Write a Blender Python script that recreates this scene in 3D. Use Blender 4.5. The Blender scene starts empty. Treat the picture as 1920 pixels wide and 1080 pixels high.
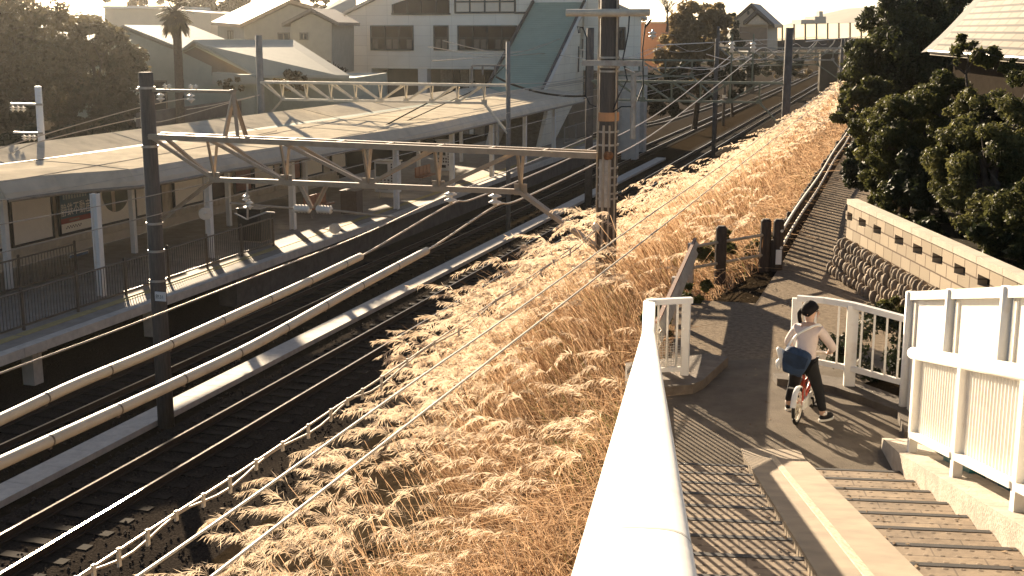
import bpy, math, random
import numpy as np
from mathutils import Vector, Matrix
random.seed(7); RNG = np.random.default_rng(7)
scene = bpy.context.scene
COL = scene.collection
V = Vector
R = math.radians
UP = V((0, 0, 1))

# ------------------------------------------------------------------ survey of the place
# The eye stands on the footbridge stairs; the landing at the stairs' foot is z = 0 and the rail tops are z = RZ.
FOC, PITCH, HC = 2340.0, R(11.7), 4.15
EYE = V((0, 0, HC))
RZ = -4.3
def ray(px, py):
    x, y = (px - 960) / FOC, (py - 540) / FOC
    c, s = math.cos(PITCH), math.sin(PITCH)
    return V((x, c - y * s, -(s + y * c)))
def at_z(px, py, z):
    d = ray(px, py); return EYE + d * ((z - HC) / d.z)
def at_y(px, py, y):
    d = ray(px, py); return EYE + d * (y / d.y)
A0 = at_z(320, 825, RZ); A0.z = 0
D = ray(1714, 52); D.z = 0; D.normalize()          # along the tracks
P = V((D.y, -D.x, 0))                              # across the tracks, towards the bank
def T(o, s, z): return A0 + P * o + D * s + UP * z
def off_of(p): return (p - A0).dot(P)
def s_of(p): return (p - A0).dot(D)
def at_off(px, py, o):
    d = ray(px, py); t = (o - (EYE - A0).dot(P)) / d.dot(P); return EYE + d * t
def at_s(px, py, s):
    d = ray(px, py); t = (s - (EYE - A0).dot(D)) / d.dot(D); return EYE + d * t
SE = s_of(V((0, 0, 0)))

# ------------------------------------------------------------------ materials
def new_mat(name):
    m = bpy.data.materials.new(name); m.use_nodes = True
    nt = m.node_tree; nt.nodes.clear()
    out = nt.nodes.new('ShaderNodeOutputMaterial')
    return m, nt, out
def N(nt, kind, **kw):
    n = nt.nodes.new(kind)
    for k, v in kw.items(): setattr(n, k, v)
    return n
def noise_col(nt, col, var, scale, detail=6, coord='Object', stretch=None, dirt=0.0, dirt_col=None, dirt_scale=1.3):
    tc = N(nt, 'ShaderNodeTexCoord'); vec = tc.outputs[coord]
    if stretch:
        mp = N(nt, 'ShaderNodeMapping'); mp.inputs['Scale'].default_value = stretch
        nt.links.new(vec, mp.inputs['Vector']); vec = mp.outputs['Vector']
    no = N(nt, 'ShaderNodeTexNoise'); no.inputs['Scale'].default_value = scale; no.inputs['Detail'].default_value = detail
    no.inputs['Roughness'].default_value = .65
    nt.links.new(vec, no.inputs['Vector'])
    rp = N(nt, 'ShaderNodeValToRGB')
    rp.color_ramp.elements[0].position = .32; rp.color_ramp.elements[1].position = .68
    c0 = [max(0, c * (1 - var)) for c in col]; c1 = [min(1, c * (1 + var)) for c in col]
    rp.color_ramp.elements[0].color = (*c0, 1); rp.color_ramp.elements[1].color = (*c1, 1)
    nt.links.new(no.outputs['Fac'], rp.inputs['Fac'])
    o = rp.outputs['Color']
    if dirt > 0:
        n2 = N(nt, 'ShaderNodeTexNoise'); n2.inputs['Scale'].default_value = dirt_scale; n2.inputs['Detail'].default_value = 8
        n2.inputs['Roughness'].default_value = .7
        nt.links.new(vec, n2.inputs['Vector'])
        r2 = N(nt, 'ShaderNodeValToRGB'); r2.color_ramp.elements[0].position = .52; r2.color_ramp.elements[1].position = .74
        r2.color_ramp.elements[0].color = (0, 0, 0, 1); r2.color_ramp.elements[1].color = (dirt, dirt, dirt, 1)
        nt.links.new(n2.outputs['Fac'], r2.inputs['Fac'])
        mx = N(nt, 'ShaderNodeMixRGB'); nt.links.new(r2.outputs['Color'], mx.inputs['Fac'])
        nt.links.new(o, mx.inputs['Color1']); mx.inputs['Color2'].default_value = (*(dirt_col or [c * .35 for c in col]), 1)
        o = mx.outputs['Color']
    return o, vec, no
MATS = {}
def mat(name, col, rough=.7, var=.18, scale=6, metal=0, bump=0, bscale=60, spec=.4, stretch=None, dirt=0, dirt_col=None, dirt_scale=1.3, transl=0, coat=0):
    if name in MATS: return MATS[name]
    m, nt, out = new_mat(name)
    b = N(nt, 'ShaderNodeBsdfPrincipled')
    o, vec, no = noise_col(nt, col, var, scale, stretch=stretch, dirt=dirt, dirt_col=dirt_col, dirt_scale=dirt_scale)
    nt.links.new(o, b.inputs['Base Color'])
    b.inputs['Roughness'].default_value = rough; b.inputs['Metallic'].default_value = metal
    b.inputs['Specular IOR Level'].default_value = spec; b.inputs['Coat Weight'].default_value = coat
    if bump:
        n3 = N(nt, 'ShaderNodeTexNoise'); n3.inputs['Scale'].default_value = bscale; n3.inputs['Detail'].default_value = 4
        nt.links.new(vec, n3.inputs['Vector'])
        bp = N(nt, 'ShaderNodeBump'); bp.inputs['Strength'].default_value = bump; bp.inputs['Distance'].default_value = .03
        nt.links.new(n3.outputs['Fac'], bp.inputs['Height']); nt.links.new(bp.outputs['Normal'], b.inputs['Normal'])
    sh = b.outputs['BSDF']
    if transl:
        tr = N(nt, 'ShaderNodeBsdfTranslucent'); nt.links.new(o, tr.inputs['Color'])
        ms = N(nt, 'ShaderNodeMixShader'); ms.inputs['Fac'].default_value = transl
        nt.links.new(sh, ms.inputs[1]); nt.links.new(tr.outputs['BSDF'], ms.inputs[2]); sh = ms.outputs['Shader']
    nt.links.new(sh, out.inputs['Surface'])
    MATS[name] = m
    return m
def tile_mat(name, col, line, bw, bh, axis, rough=.5, mortar=.012, var=.05, offset=0.5):
    m, nt, out = new_mat(name)
    b = N(nt, 'ShaderNodeBsdfPrincipled'); b.inputs['Roughness'].default_value = rough; b.inputs['Specular IOR Level'].default_value = .06
    g = N(nt, 'ShaderNodeNewGeometry')
    dt = N(nt, 'ShaderNodeVectorMath', operation='DOT_PRODUCT'); nt.links.new(g.outputs['Position'], dt.inputs[0]); dt.inputs[1].default_value = axis
    sp = N(nt, 'ShaderNodeSeparateXYZ'); nt.links.new(g.outputs['Position'], sp.inputs[0])
    cb = N(nt, 'ShaderNodeCombineXYZ'); nt.links.new(dt.outputs['Value'], cb.inputs[0]); nt.links.new(sp.outputs['Z'], cb.inputs[1])
    br = N(nt, 'ShaderNodeTexBrick'); br.offset = offset
    br.inputs['Scale'].default_value = 1; br.inputs['Brick Width'].default_value = bw; br.inputs['Row Height'].default_value = bh
    br.inputs['Mortar Size'].default_value = mortar
    br.inputs['Color1'].default_value = (*[c * (1 - var) for c in col], 1); br.inputs['Color2'].default_value = (*[min(1, c * (1 + var)) for c in col], 1)
    br.inputs['Mortar'].default_value = (*line, 1)
    nt.links.new(cb.outputs[0], br.inputs['Vector'])
    n2 = N(nt, 'ShaderNodeTexNoise'); n2.inputs['Scale'].default_value = .6; n2.inputs['Detail'].default_value = 8
    nt.links.new(g.outputs['Position'], n2.inputs['Vector'])
    mx = N(nt, 'ShaderNodeMixRGB', blend_type='MULTIPLY'); mx.inputs['Fac'].default_value = .45
    r2 = N(nt, 'ShaderNodeValToRGB'); r2.color_ramp.elements[0].position = .3; r2.color_ramp.elements[1].position = .65
    r2.color_ramp.elements[0].color = (.78, .75, .68, 1); r2.color_ramp.elements[1].color = (1, 1, 1, 1)
    nt.links.new(n2.outputs['Fac'], r2.inputs['Fac'])
    nt.links.new(br.outputs['Color'], mx.inputs['Color1']); nt.links.new(r2.outputs['Color'], mx.inputs['Color2'])
    nt.links.new(mx.outputs['Color'], b.inputs['Base Color'])
    bp = N(nt, 'ShaderNodeBump'); bp.inputs['Strength'].default_value = .5; bp.inputs['Distance'].default_value = .01; bp.invert = True
    nt.links.new(br.outputs['Fac'], bp.inputs['Height']); nt.links.new(bp.outputs['Normal'], b.inputs['Normal'])
    nt.links.new(b.outputs['BSDF'], out.inputs['Surface'])
    MATS[name] = m
    return m
def leaf_mat(name, c0, c1, scale, transl=.4, rough=.5, spec=.35):
    m, nt, out = new_mat(name)
    b = N(nt, 'ShaderNodeBsdfPrincipled'); b.inputs['Roughness'].default_value = rough; b.inputs['Specular IOR Level'].default_value = spec
    tc = N(nt, 'ShaderNodeTexCoord'); no = N(nt, 'ShaderNodeTexNoise'); no.inputs['Scale'].default_value = scale; no.inputs['Detail'].default_value = 5
    no.inputs['Roughness'].default_value = .8
    nt.links.new(tc.outputs['Object'], no.inputs['Vector'])
    rp = N(nt, 'ShaderNodeValToRGB'); rp.color_ramp.elements[0].position = .35; rp.color_ramp.elements[1].position = .65
    rp.color_ramp.elements[0].color = (*c0, 1); rp.color_ramp.elements[1].color = (*c1, 1)
    nt.links.new(no.outputs['Fac'], rp.inputs['Fac']); nt.links.new(rp.outputs['Color'], b.inputs['Base Color'])
    tr = N(nt, 'ShaderNodeBsdfTranslucent'); nt.links.new(rp.outputs['Color'], tr.inputs['Color'])
    ms = N(nt, 'ShaderNodeMixShader'); ms.inputs['Fac'].default_value = transl
    nt.links.new(b.outputs['BSDF'], ms.inputs[1]); nt.links.new(tr.outputs['BSDF'], ms.inputs[2]); nt.links.new(ms.outputs['Shader'], out.inputs['Surface'])
    MATS[name] = m
    return m

WHITE = mat('white_paint', (.80, .77, .70), .45, .06, 3, dirt=.38, dirt_col=(.46, .36, .24), dirt_scale=6, bump=.06, bscale=18)
CREAM = mat('cream_steel', (.62, .55, .42), .5, .12, 4, dirt=.4, dirt_scale=3)
GALV = mat('galvanised_steel', (.42, .38, .32), .45, .2, 9, metal=.35, dirt=.5, dirt_col=(.2, .1, .05), dirt_scale=2.5)
GREENSTEEL = mat('green_painted_steel', (.10, .13, .09), .55, .2, 5)
CONC = mat('concrete', (.36, .31, .25), .85, .22, 5, bump=.35, bscale=40, dirt=.55, dirt_scale=2.2)
CONCL = mat('pale_concrete', (.55, .50, .42), .85, .15, 4, bump=.2, bscale=50, dirt=.3, dirt_scale=1.5)
POLEC = mat('pole_concrete', (.10, .082, .065), .8, .3, 5, bump=.2, bscale=30, stretch=(6, 6, .6), dirt=.5, dirt_scale=2)
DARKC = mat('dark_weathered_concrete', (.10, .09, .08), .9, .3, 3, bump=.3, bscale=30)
ASPH = mat('asphalt', (.155, .128, .098), .9, .22, 3, spec=.1, bump=.55, bscale=160, dirt=.35, dirt_scale=.9)
SOIL = mat('soil', (.030, .022, .014), .95, .35, 5, spec=0, bump=.6, bscale=35)
GRAVEL = mat('path_gravel', (.21, .165, .118), .95, .35, 14, spec=.04, bump=.8, bscale=60)
BALL = mat('ballast_bed', (.036, .030, .025), .95, .6, 25, spec=0, bump=1, bscale=28)
STONE = mat('ballast_stone', (.05, .04, .032), .9, .5, 20, spec=.05)
WOODS = mat('sleeper_timber', (.030, .024, .019), .9, .3, 12, spec=.05)
RUSTRAIL = mat('rail_rust', (.05, .033, .022), .8, .3, 30)
RAILTOP = mat('rail_polished_top', (.55, .48, .38), .28, .12, 8, metal=.85)
DARK = mat('dark_paint', (.018, .020, .022), .5, .2, 5)
BLACK = mat('black_rubber', (.012, .012, .012), .7, .2, 5)
WIREM = mat('wire_metal', (.45, .38, .29), .4, .15, 5, metal=.4)
SLEEVE = mat('protective_sleeve', (.56, .47, .34), .5, .14, 3, dirt=.3, dirt_scale=3)
PORC = mat('porcelain', (.72, .66, .55), .25, .08, 5)
GLASS = mat('dark_glass', (.008, .010, .013), .12, .1, 2, spec=.07)
CURT = mat('curtain', (.38, .33, .26), .9, .25, 6)
WOODF = mat('weathered_wood', (.055, .038, .026), .85, .35, 7, stretch=(4, 4, .8))
RAILW = mat('pale_pipe', (.42, .34, .24), .5, .2, 4)
ROOFC = mat('canopy_roof_cream', (.54, .475, .365), .6, .15, 1.2, spec=0, dirt=.6, dirt_scale=.8)
ROOFG = mat('canopy_roof_green', (.36, .40, .31), .6, .12, 1.2, spec=.08, dirt=.3, dirt_scale=.8)
STAIRG = mat('stair_roof_green', (.30, .37, .28), .55, .08, 1.0, spec=.15)
TRIM = mat('teal_dark_trim', (.010, .020, .026), .5, .1, 3)
CORR = mat('corrugated_beige', (.52, .44, .32), .6, .15, 2, dirt=.3, dirt_scale=1.5)
BARK = mat('bark', (.06, .045, .032), .95, .35, 8, bump=.6, bscale=25)
SKIN = mat('skin', (.52, .33, .23), .55, .05, 5)
HAIR = mat('black_hair', (.010, .008, .007), .75, .3, 30, spec=.2)
FACADE = tile_mat('facade_tiles', (.92, .85, .70), (.70, .63, .50), 1.7, .74, P, .5, .012, .03, 0)
BLOCKM = tile_mat('concrete_blocks', (.42, .35, .26), (.16, .12, .09), .40, .20, (.03, 1, 0), .9, .012, .16)
BLUE = mat('denim_blue', (.018, .040, .085), .8, .25, 14)
EYEW = mat('eye_dark', (.02, .015, .012), .3, .05, 5)

# ------------------------------------------------------------------ mesh helper
class MB:
    def __init__(self): self.v = []; self.f = []; self.m = []
    def face(self, pts, m=0):
        i = len(self.v); self.v += [V(p) for p in pts]; self.f.append(tuple(range(i, i + len(pts)))); self.m.append(m); return self
    def raw(self, vs, fs, m=0):
        i = len(self.v); self.v += [V(p) for p in vs]
        for f in fs: self.f.append(tuple(i + k for k in f)); self.m.append(m)
        return self
    def hexa(self, p, m=0):      # p: 4 bottom, 4 top
        return self.raw(p, [(3, 2, 1, 0), (4, 5, 6, 7), (0, 1, 5, 4), (1, 2, 6, 5), (2, 3, 7, 6), (3, 0, 4, 7)], m)
    def box(self, c, sx, sy, sz, ax=V((1, 0, 0)), ay=V((0, 1, 0)), az=UP, m=0):
        c = V(c); ax = ax * (sx / 2); ay = ay * (sy / 2); az = az * (sz / 2)
        return self.hexa([c - ax - ay - az, c + ax - ay - az, c + ax + ay - az, c - ax + ay - az, c - ax - ay + az, c + ax - ay + az, c + ax + ay + az, c - ax + ay + az], m)
    def bar(self, a, b, w, h, up=UP, m=0):
        a, b = V(a), V(b); d = (b - a)
        if d.length < 1e-6: return self
        d.normalize(); sd = d.cross(up)
        if sd.length < 1e-3: sd = d.cross(V((1, 0, 0)))
        sd.normalize(); u = sd.cross(d).normalized()
        s2, u2 = sd * (w / 2), u * (h / 2)
        return self.hexa([a - s2 - u2, a + s2 - u2, b + s2 - u2, b - s2 - u2, a - s2 + u2, a + s2 + u2, b + s2 + u2, b - s2 + u2], m)
    def angle(self, a, b, w, t=.012, up=UP, m=0):    # an L section
        a, b = V(a), V(b); d = (b - a).normalized(); sd = d.cross(up)
        if sd.length < 1e-3: sd = d.cross(V((0, 1, 0)))
        sd.normalize(); u = sd.cross(d)
        self.bar(a, b, w, t, up, m); o = sd * (w / 2) - u * (w / 2)
        return self.bar(a + o, b + o, t, w, up, m)
    def tube(self, pts, r, n=8, cap=True, m=0, flat=None, sq=None):
        pts = [V(p) for p in pts]; k = len(pts); rs = r if isinstance(r, (list, tuple)) else [r] * k
        base = len(self.v); prev = None
        for i, p in enumerate(pts):
            d = (pts[min(i + 1, k - 1)] - pts[max(i - 1, 0)])
            if d.length < 1e-7: d = UP.copy()
            d.normalize()
            ref = UP if abs(d.z) < .95 else V((1, 0, 0))
            sd = d.cross(ref).normalized()
            if prev is not None and abs(d.z) >= .9:
                sd = (prev - d * prev.dot(d)); sd.normalize()
            prev = sd; u = sd.cross(d).normalized()
            for j in range(n):
                a = 2 * math.pi * j / n
                ca, sa = math.cos(a), math.sin(a)
                if sq: ca, sa = math.copysign(abs(ca) ** sq, ca), math.copysign(abs(sa) ** sq, sa)
                self.v.append(p + sd * (rs[i] * ca) + u * (rs[i] * (flat or 1) * sa))
        for i in range(k - 1):
            for j in range(n):
                a, b = base + i * n + j, base + i * n + (j + 1) % n
                self.f.append((a, b, b + n, a + n)); self.m.append(m)
        if cap:
            self.f.append(tuple(base + j for j in reversed(range(n)))); self.m.append(m)
            self.f.append(tuple(base + (k - 1) * n + j for j in range(n))); self.m.append(m)
        return self
    def lathe(self, c, prof, n=14, axis=UP, m=0):
        c = V(c); axis = axis.normalized(); ref = V((1, 0, 0)) if abs(axis.x) < .9 else V((0, 1, 0))
        a1 = axis.cross(ref).normalized(); a2 = axis.cross(a1)
        base = len(self.v)
        for r, z in prof:
            for j in range(n):
                t = 2 * math.pi * j / n
                self.v.append(c + axis * z + a1 * (r * math.cos(t)) + a2 * (r * math.sin(t)))
        for i in range(len(prof) - 1):
            for j in range(n):
                a, b = base + i * n + j, base + i * n + (j + 1) % n
                self.f.append((a, b, b + n, a + n)); self.m.append(m)
        self.f.append(tuple(base + j for j in reversed(range(n)))); self.m.append(m)
        self.f.append(tuple(base + (len(prof) - 1) * n + j for j in range(n))); self.m.append(m)
        return self
    def prism(self, poly, vec, m=0, m_side=None):
        n = len(poly); vec = V(vec); a = [V(p) for p in poly]; b = [p + vec for p in a]
        i = len(self.v); self.v += a + b
        self.f.append(tuple(range(i, i + n))); self.m.append(m)
        self.f.append(tuple(range(i + 2 * n - 1, i + n - 1, -1))); self.m.append(m)
        for k in range(n):
            q = (k + 1) % n
            self.f.append((i + k, i + n + k, i + n + q, i + q)); self.m.append(m if m_side is None else m_side)
        return self
    def ball(self, c, rx, ry, rz, ax=V((1, 0, 0)), ay=V((0, 1, 0)), az=UP, nu=10, nv=6, m=0, jit=0):
        c = V(c); base = len(self.v)
        for i in range(nv + 1):
            ph = math.pi * i / nv
            for j in range(nu):
                th = 2 * math.pi * j / nu; q = 1 + (random.uniform(-jit, jit) if jit else 0)
                self.v.append(c + ax * (rx * q * math.sin(ph) * math.cos(th)) + ay * (ry * q * math.sin(ph) * math.sin(th)) + az * (rz * q * math.cos(ph)))
        for i in range(nv):
            for j in range(nu):
                a, b = base + i * nu + j, base + i * nu + (j + 1) % nu
                self.f.append((a, b, b + nu, a + nu)); self.m.append(m)
        return self
    def sheet(self, rows, m=0):
        base = len(self.v); nc = len(rows[0])
        for r in rows: self.v += [V(p) for p in r]
        for i in range(len(rows) - 1):
            for j in range(nc - 1):
                a = base + i * nc + j
                self.f.append((a, a + 1, a + nc + 1, a + nc)); self.m.append(m)
        return self

BASE = {}
def mk_mesh(name, mb, mats, loc, smooth=False):
    me = bpy.data.meshes.new(name)
    me.from_pydata([tuple(v - loc) for v in mb.v], [], mb.f)
    for q in (mats if isinstance(mats, (list, tuple)) else [mats]): me.materials.append(q)
    me.polygons.foreach_set('material_index', mb.m)
    if smooth: me.polygons.foreach_set('use_smooth', [True] * len(mb.f))
    me.update()
    return me
def tag(o, label, cat, group=None, kind=None):
    o['label'] = label; o['category'] = cat
    if group: o['group'] = group
    if kind: o['kind'] = kind
    return o
def thing(name, label, cat, loc, group=None):
    o = bpy.data.objects.new(name, None); COL.objects.link(o); o.location = loc
    o.empty_display_size = .2
    BASE[o.name] = V(loc)
    return tag(o, label, cat, group)
SPLIT = {'cable_clip', 'sleeve_clip', 'curtain', 'steel_band', 'gusset_plate', 'slit_window', 'leg', 'drain_pipe', 'cable_loop', 'conduit', 'verge_trim', 'white_verge', 'eye', 'pull_off_arm', 'fork', 'coping_stone'}
def pieces(mb):
    n = len(mb.v); par = list(range(n))
    def find(a):
        while par[a] != a: par[a] = par[par[a]]; a = par[a]
        return a
    for f in mb.f:
        r0 = find(f[0])
        for k in f[1:]: par[find(k)] = r0
    groups = {}
    for i, f in enumerate(mb.f): groups.setdefault(find(f[0]), []).append(i)
    out = []
    for ids in groups.values():
        q = MB(); mp = {}
        for i in ids:
            fc = []
            for k in mb.f[i]:
                if k not in mp: mp[k] = len(q.v); q.v.append(mb.v[k])
                fc.append(mp[k])
            q.f.append(tuple(fc)); q.m.append(mb.m[i])
        out.append(q)
    return out
def part(name, mb, mats, parent, label=None, smooth=False, kind=None):
    if name in SPLIT and not kind:
        ps = pieces(mb)
        if len(ps) > 1: return [one_part(name, q, mats, parent, label, smooth) for q in ps][0]
    return one_part(name, mb, mats, parent, label, smooth, kind)
def one_part(name, mb, mats, parent, label=None, smooth=False, kind=None):
    loc = BASE[parent.name]
    o = bpy.data.objects.new(name, mk_mesh(name, mb, mats, loc, smooth)); COL.objects.link(o); o.parent = parent
    BASE[o.name] = loc
    if label: o['label'] = label
    if kind: o['kind'] = kind
    return o
def solo(name, label, cat, mb, mats, group=None, kind=None, smooth=False):
    lo = V((min(v.x for v in mb.v), min(v.y for v in mb.v), min(v.z for v in mb.v))); hi = V((max(v.x for v in mb.v), max(v.y for v in mb.v), max(v.z for v in mb.v)))
    loc = V(((lo.x + hi.x) / 2, (lo.y + hi.y) / 2, lo.z))
    o = bpy.data.objects.new(name, mk_mesh(name, mb, mats, loc, smooth)); COL.objects.link(o); o.location = loc
    BASE[o.name] = loc
    return tag(o, label, cat, group, kind)
def struct(name, mb, mats, smooth=False):
    o = bpy.data.objects.new(name, mk_mesh(name, mb, mats, V((0, 0, 0)), smooth)); COL.objects.link(o); o['kind'] = 'structure'; o['label'] = name.replace('_', ' ')
    return o
def dup(root, delta, label=None, rotz=0):
    c = root.copy(); COL.objects.link(c); c.location = root.location + V(delta); c.rotation_euler.z += rotz
    BASE[c.name] = BASE[root.name] + V(delta)
    if label: c['label'] = label
    for ch in root.children:
        d = ch.copy(); COL.objects.link(d); d.parent = c
        for g in ch.children:
            e = g.copy(); COL.objects.link(e); e.parent = d
    return c
def fast(name, verts, faces, midx, mats, loc=V((0, 0, 0))):
    """verts (n,3) array, faces list of (k, m) int arrays of equal k, midx one array for each"""
    me = bpy.data.meshes.new(name)
    verts = np.asarray(verts, dtype=np.float32) - np.array(loc, dtype=np.float32)
    me.vertices.add(len(verts)); me.vertices.foreach_set('co', verts.ravel())
    loops = np.concatenate([f.ravel() for f in faces]); tot = np.concatenate([np.full(len(f), f.shape[1]) for f in faces])
    start = np.concatenate([[0], np.cumsum(tot)[:-1]])
    me.loops.add(len(loops)); me.loops.foreach_set('vertex_index', loops.astype(np.int32))
    me.polygons.add(len(tot)); me.polygons.foreach_set('loop_start', start.astype(np.int32))
    for q in mats: me.materials.append(q)
    me.polygons.foreach_set('material_index', np.concatenate(midx).astype(np.int32))
    me.update(calc_edges=True); me.validate()
    o = bpy.data.objects.new(name, me); COL.objects.link(o); o.location = loc
    BASE[o.name] = V(loc)
    return o
def text_mesh(s, size, origin, ax, ay, depth=.006, align='LEFT'):
    cu = bpy.data.curves.new('lettering', 'FONT'); cu.body = s; cu.size = size; cu.extrude = 0; cu.align_x = align; cu.resolution_u = 3
    ob = bpy.data.objects.new('lettering', cu); COL.objects.link(ob)
    dg = bpy.context.evaluated_depsgraph_get(); me = bpy.data.meshes.new_from_object(ob.evaluated_get(dg))
    mb = MB()
    if me and len(me.vertices):
        az = ax.cross(ay)
        mb.raw([V(origin) + ax * v.co.x + ay * v.co.y + az * depth for v in me.vertices], [tuple(p.vertices) for p in me.polygons])
        bpy.data.meshes.remove(me)
    bpy.data.objects.remove(ob); bpy.data.curves.remove(cu)
    return mb
# ------------------------------------------------------------------ ground
PROF = [(-700, -3.7), (-200, -3.7), (-40, -3.7), (-17, -3.7), (-14.2, -4.5), (4.6, -4.5), (5.6, -4.3), (7.0, -3.3), (8.5, -2.25), (10, -1.2), (11.3, -.35), (12.0, -.03), (16, -.03), (40, -.03), (200, -.03), (700, -.03)]
def zg(o):
    for (a, za), (b, zb) in zip(PROF, PROF[1:]):
        if a <= o <= b: return za + (zb - za) * (o - a) / (b - a)
    return -.03
mb = MB()
ss = [-120, -60, -30, -10, 0, 10, 20, 35, 60, 100, 160, 260, 500, 1100]
mb.sheet([[T(o, s, z) for o, z in PROF] for s in ss])
struct('ground', mb, SOIL)
mb = MB(); mb.sheet([[T(o, s, z) for o, z in ((-14.3, -4.49), (-12.4, -4.47), (-5, -4.47), (-2.4, -4.52), (1.5, -4.47), (3.2, -4.49), (4.9, -4.52), (5.2, -4.6))] for s in range(-60, 261, 10)])
struct('ballast_bed', mb, BALL)
# loose ballast stones near the eye: nobody could count them
n = 9000
ds = RNG.random(n); s = -19 + 62 * ds ** 1.6; o = RNG.choice([-1, 0], n) * 0 + RNG.uniform(-2.4, 3.6, n)
keep = ~((o > -.16) & (o < .10)) & ~((o > .98) & (o < 1.22)) & ~((o < -.95) & (o > -1.95))
s, o = s[keep], o[keep]; n = len(s)
c = np.array(A0)[None] + o[:, None] * np.array(P)[None] + s[:, None] * np.array(D)[None]; c[:, 2] = -4.462 + RNG.uniform(-.01, .012, n)
octv = np.array([(1, 0, 0), (-1, 0, 0), (0, 1, 0), (0, -1, 0), (0, 0, 1), (0, 0, -1)], float)
sz = RNG.uniform(.018, .042, (n, 1, 3)) * RNG.uniform(.8, 1.2, (n, 6, 1))
ang = RNG.uniform(0, 6.28, n); vv = octv[None] * sz
x = vv[:, :, 0] * np.cos(ang)[:, None] - vv[:, :, 1] * np.sin(ang)[:, None]; y = vv[:, :, 0] * np.sin(ang)[:, None] + vv[:, :, 1] * np.cos(ang)[:, None]
vv = np.stack([x, y, vv[:, :, 2]], -1) + c[:, None]
fo = np.array([(0, 2, 4), (2, 1, 4), (1, 3, 4), (3, 0, 4), (2, 0, 5), (1, 2, 5), (3, 1, 5), (0, 3, 5)])
ff = (np.arange(n)[:, None, None] * 6 + fo[None]).reshape(-1, 3)
ob = fast('ballast_stones', vv.reshape(-1, 3), [ff], [np.zeros(len(ff))], [STONE]); tag(ob, 'loose dark brown ballast stones around the near track', 'ballast', kind='stuff')

# ------------------------------------------------------------------ tracks
def rail_mb(path, lat):
    mb = MB()
    for (o0, s0), (o1, s1) in zip(path, path[1:]):
        a, b = T(o0 + lat, s0, 0), T(o1 + lat, s1, 0)
        for z, w, h, m in ((RZ - .143, .127, .02, 0), (RZ - .09, .018, .09, 0), (RZ - .022, .064, .04, 0), (RZ - .0005, .05, .004, 1)):
            mb.bar(a + UP * z, b + UP * z, w, h, m=m)
    return mb
def track(path, label, ns, s0, s1):
    t = thing('railway_track', label, 'track', T(path[0][0], path[0][1], -4.47), 'railway tracks')
    for lat in (-.5335, .5335): part('rail', rail_mb(path, lat), [RUSTRAIL, RAILTOP], t)
    def oc(s):
        for (a, sa), (b, sb) in zip(path, path[1:]):
            if sa <= s <= sb: return a + (b - a) * (s - sa) / (sb - sa)
        return path[-1][0]
    proto = None; s = s0; k = 0; rest = MB()
    while s < s1:
        c = T(oc(s), s, -4.52)
        if k < ns:
            if proto is None:
                m_ = MB(); m_.box(c, 2.1, .21, .14, P, D); proto = part('sleeper', m_, WOODS, t); c0 = c
            else:
                d = proto.copy(); COL.objects.link(d); d.parent = t; d.location = c - c0; d.rotation_euler.z = 0
        else: rest.box(c, 2.1, .21, .14, P, D)
        s += .61; k += 1
    if rest.v: part('sleepers', rest, WOODS, t, kind='stuff')
    return t
track([(.5335, -40), (.5335, 20), (.5335, 80), (.5335, 260)], 'near track with polished rails on dark sleepers at the foot of the grassy bank', 100, -19, 130)
track([(-3.75, -40), (-3.75, 20), (-3.75, 60), (-3.75, 260)], 'middle track in the shade between the cable trough and the platform', 70, -16, 90)
track([(-14.2, 52), (-12.4, 66), (-9.6, 82), (-7.9, 95), (-7.2, 120), (-7.2, 260)], 'curving track coming round from behind the station building', 0, 52, 120)
# concrete cable trough with lids between the two tracks
mb = MB()
s = -40
while s < 62:
    mb.box(T(-1.42, s + .5, -4.405), .62, .985, .13, P, D); s += 1.0
solo('cable_trough', 'pale concrete cable trough with lids running between the two nearest tracks', 'cable trough', mb, CONCL)
mb = MB()
for k in range(7):
    mb.box(T(.2 + .12 * (k % 3), -17.2 + .42 * k, -4.445), .05, .16, .012, P, D)
solo('chalk_marks', 'short pale paint dashes on a sleeper end beside the near rail', 'marking', mb, CONCL, kind='stuff')

# ------------------------------------------------------------------ platform
PZ = -3.2
pl = thing('platform', 'low concrete station platform with a pale coping edge beyond the tracks', 'platform', T(-8.5, -2, -4.5))
mb = MB(); mb.prism([T(-5.45, 2, PZ - .22), T(-5.45, 62, PZ - .22), T(-12.8, 62, PZ - .22), T(-12.8, 2, PZ - .22)], (0, 0, .215)); mb.prism([T(-5.45, -30, PZ - .22), T(-5.45, 1.99, PZ - .22), T(-12.8, 1.99, PZ - .22), T(-12.8, -30, PZ - .22)], (0, 0, .215))
part('deck', mb, mat('platform_deck', (.30, .26, .21), .85, .2, 2, bump=.2, bscale=40), pl)
mb = MB()
s = -30
while s < 62: mb.box(T(-5.3, s + 1, PZ - .11), .3, 1.985, .235, P, D); s += 2
part('coping', mb, CONCL, pl)
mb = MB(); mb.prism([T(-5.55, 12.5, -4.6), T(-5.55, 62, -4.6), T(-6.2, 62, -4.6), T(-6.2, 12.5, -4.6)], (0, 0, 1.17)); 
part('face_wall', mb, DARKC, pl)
for s in (-14, -4.0, 3.2, 8.4):
    mb = MB(); b = T(-5.95, s, 0)
    mb.box(b + UP * -3.95, .34, .34, 1.02, P, D); mb.box(T(-6.2, s, -3.53), 1.2, .34, .2, P, D)
    part('pillar', mb, CONCL, pl)
mb = MB(); 
for s in range(-30, 62, 3):
    mb.box(T(-6.1, s + 1.5, PZ + .002), .28, 2.9, .012, P, D)
part('tactile_strip', mb, mat('tactile_yellow', (.42, .33, .14), .8, .15, 5), pl)

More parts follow.
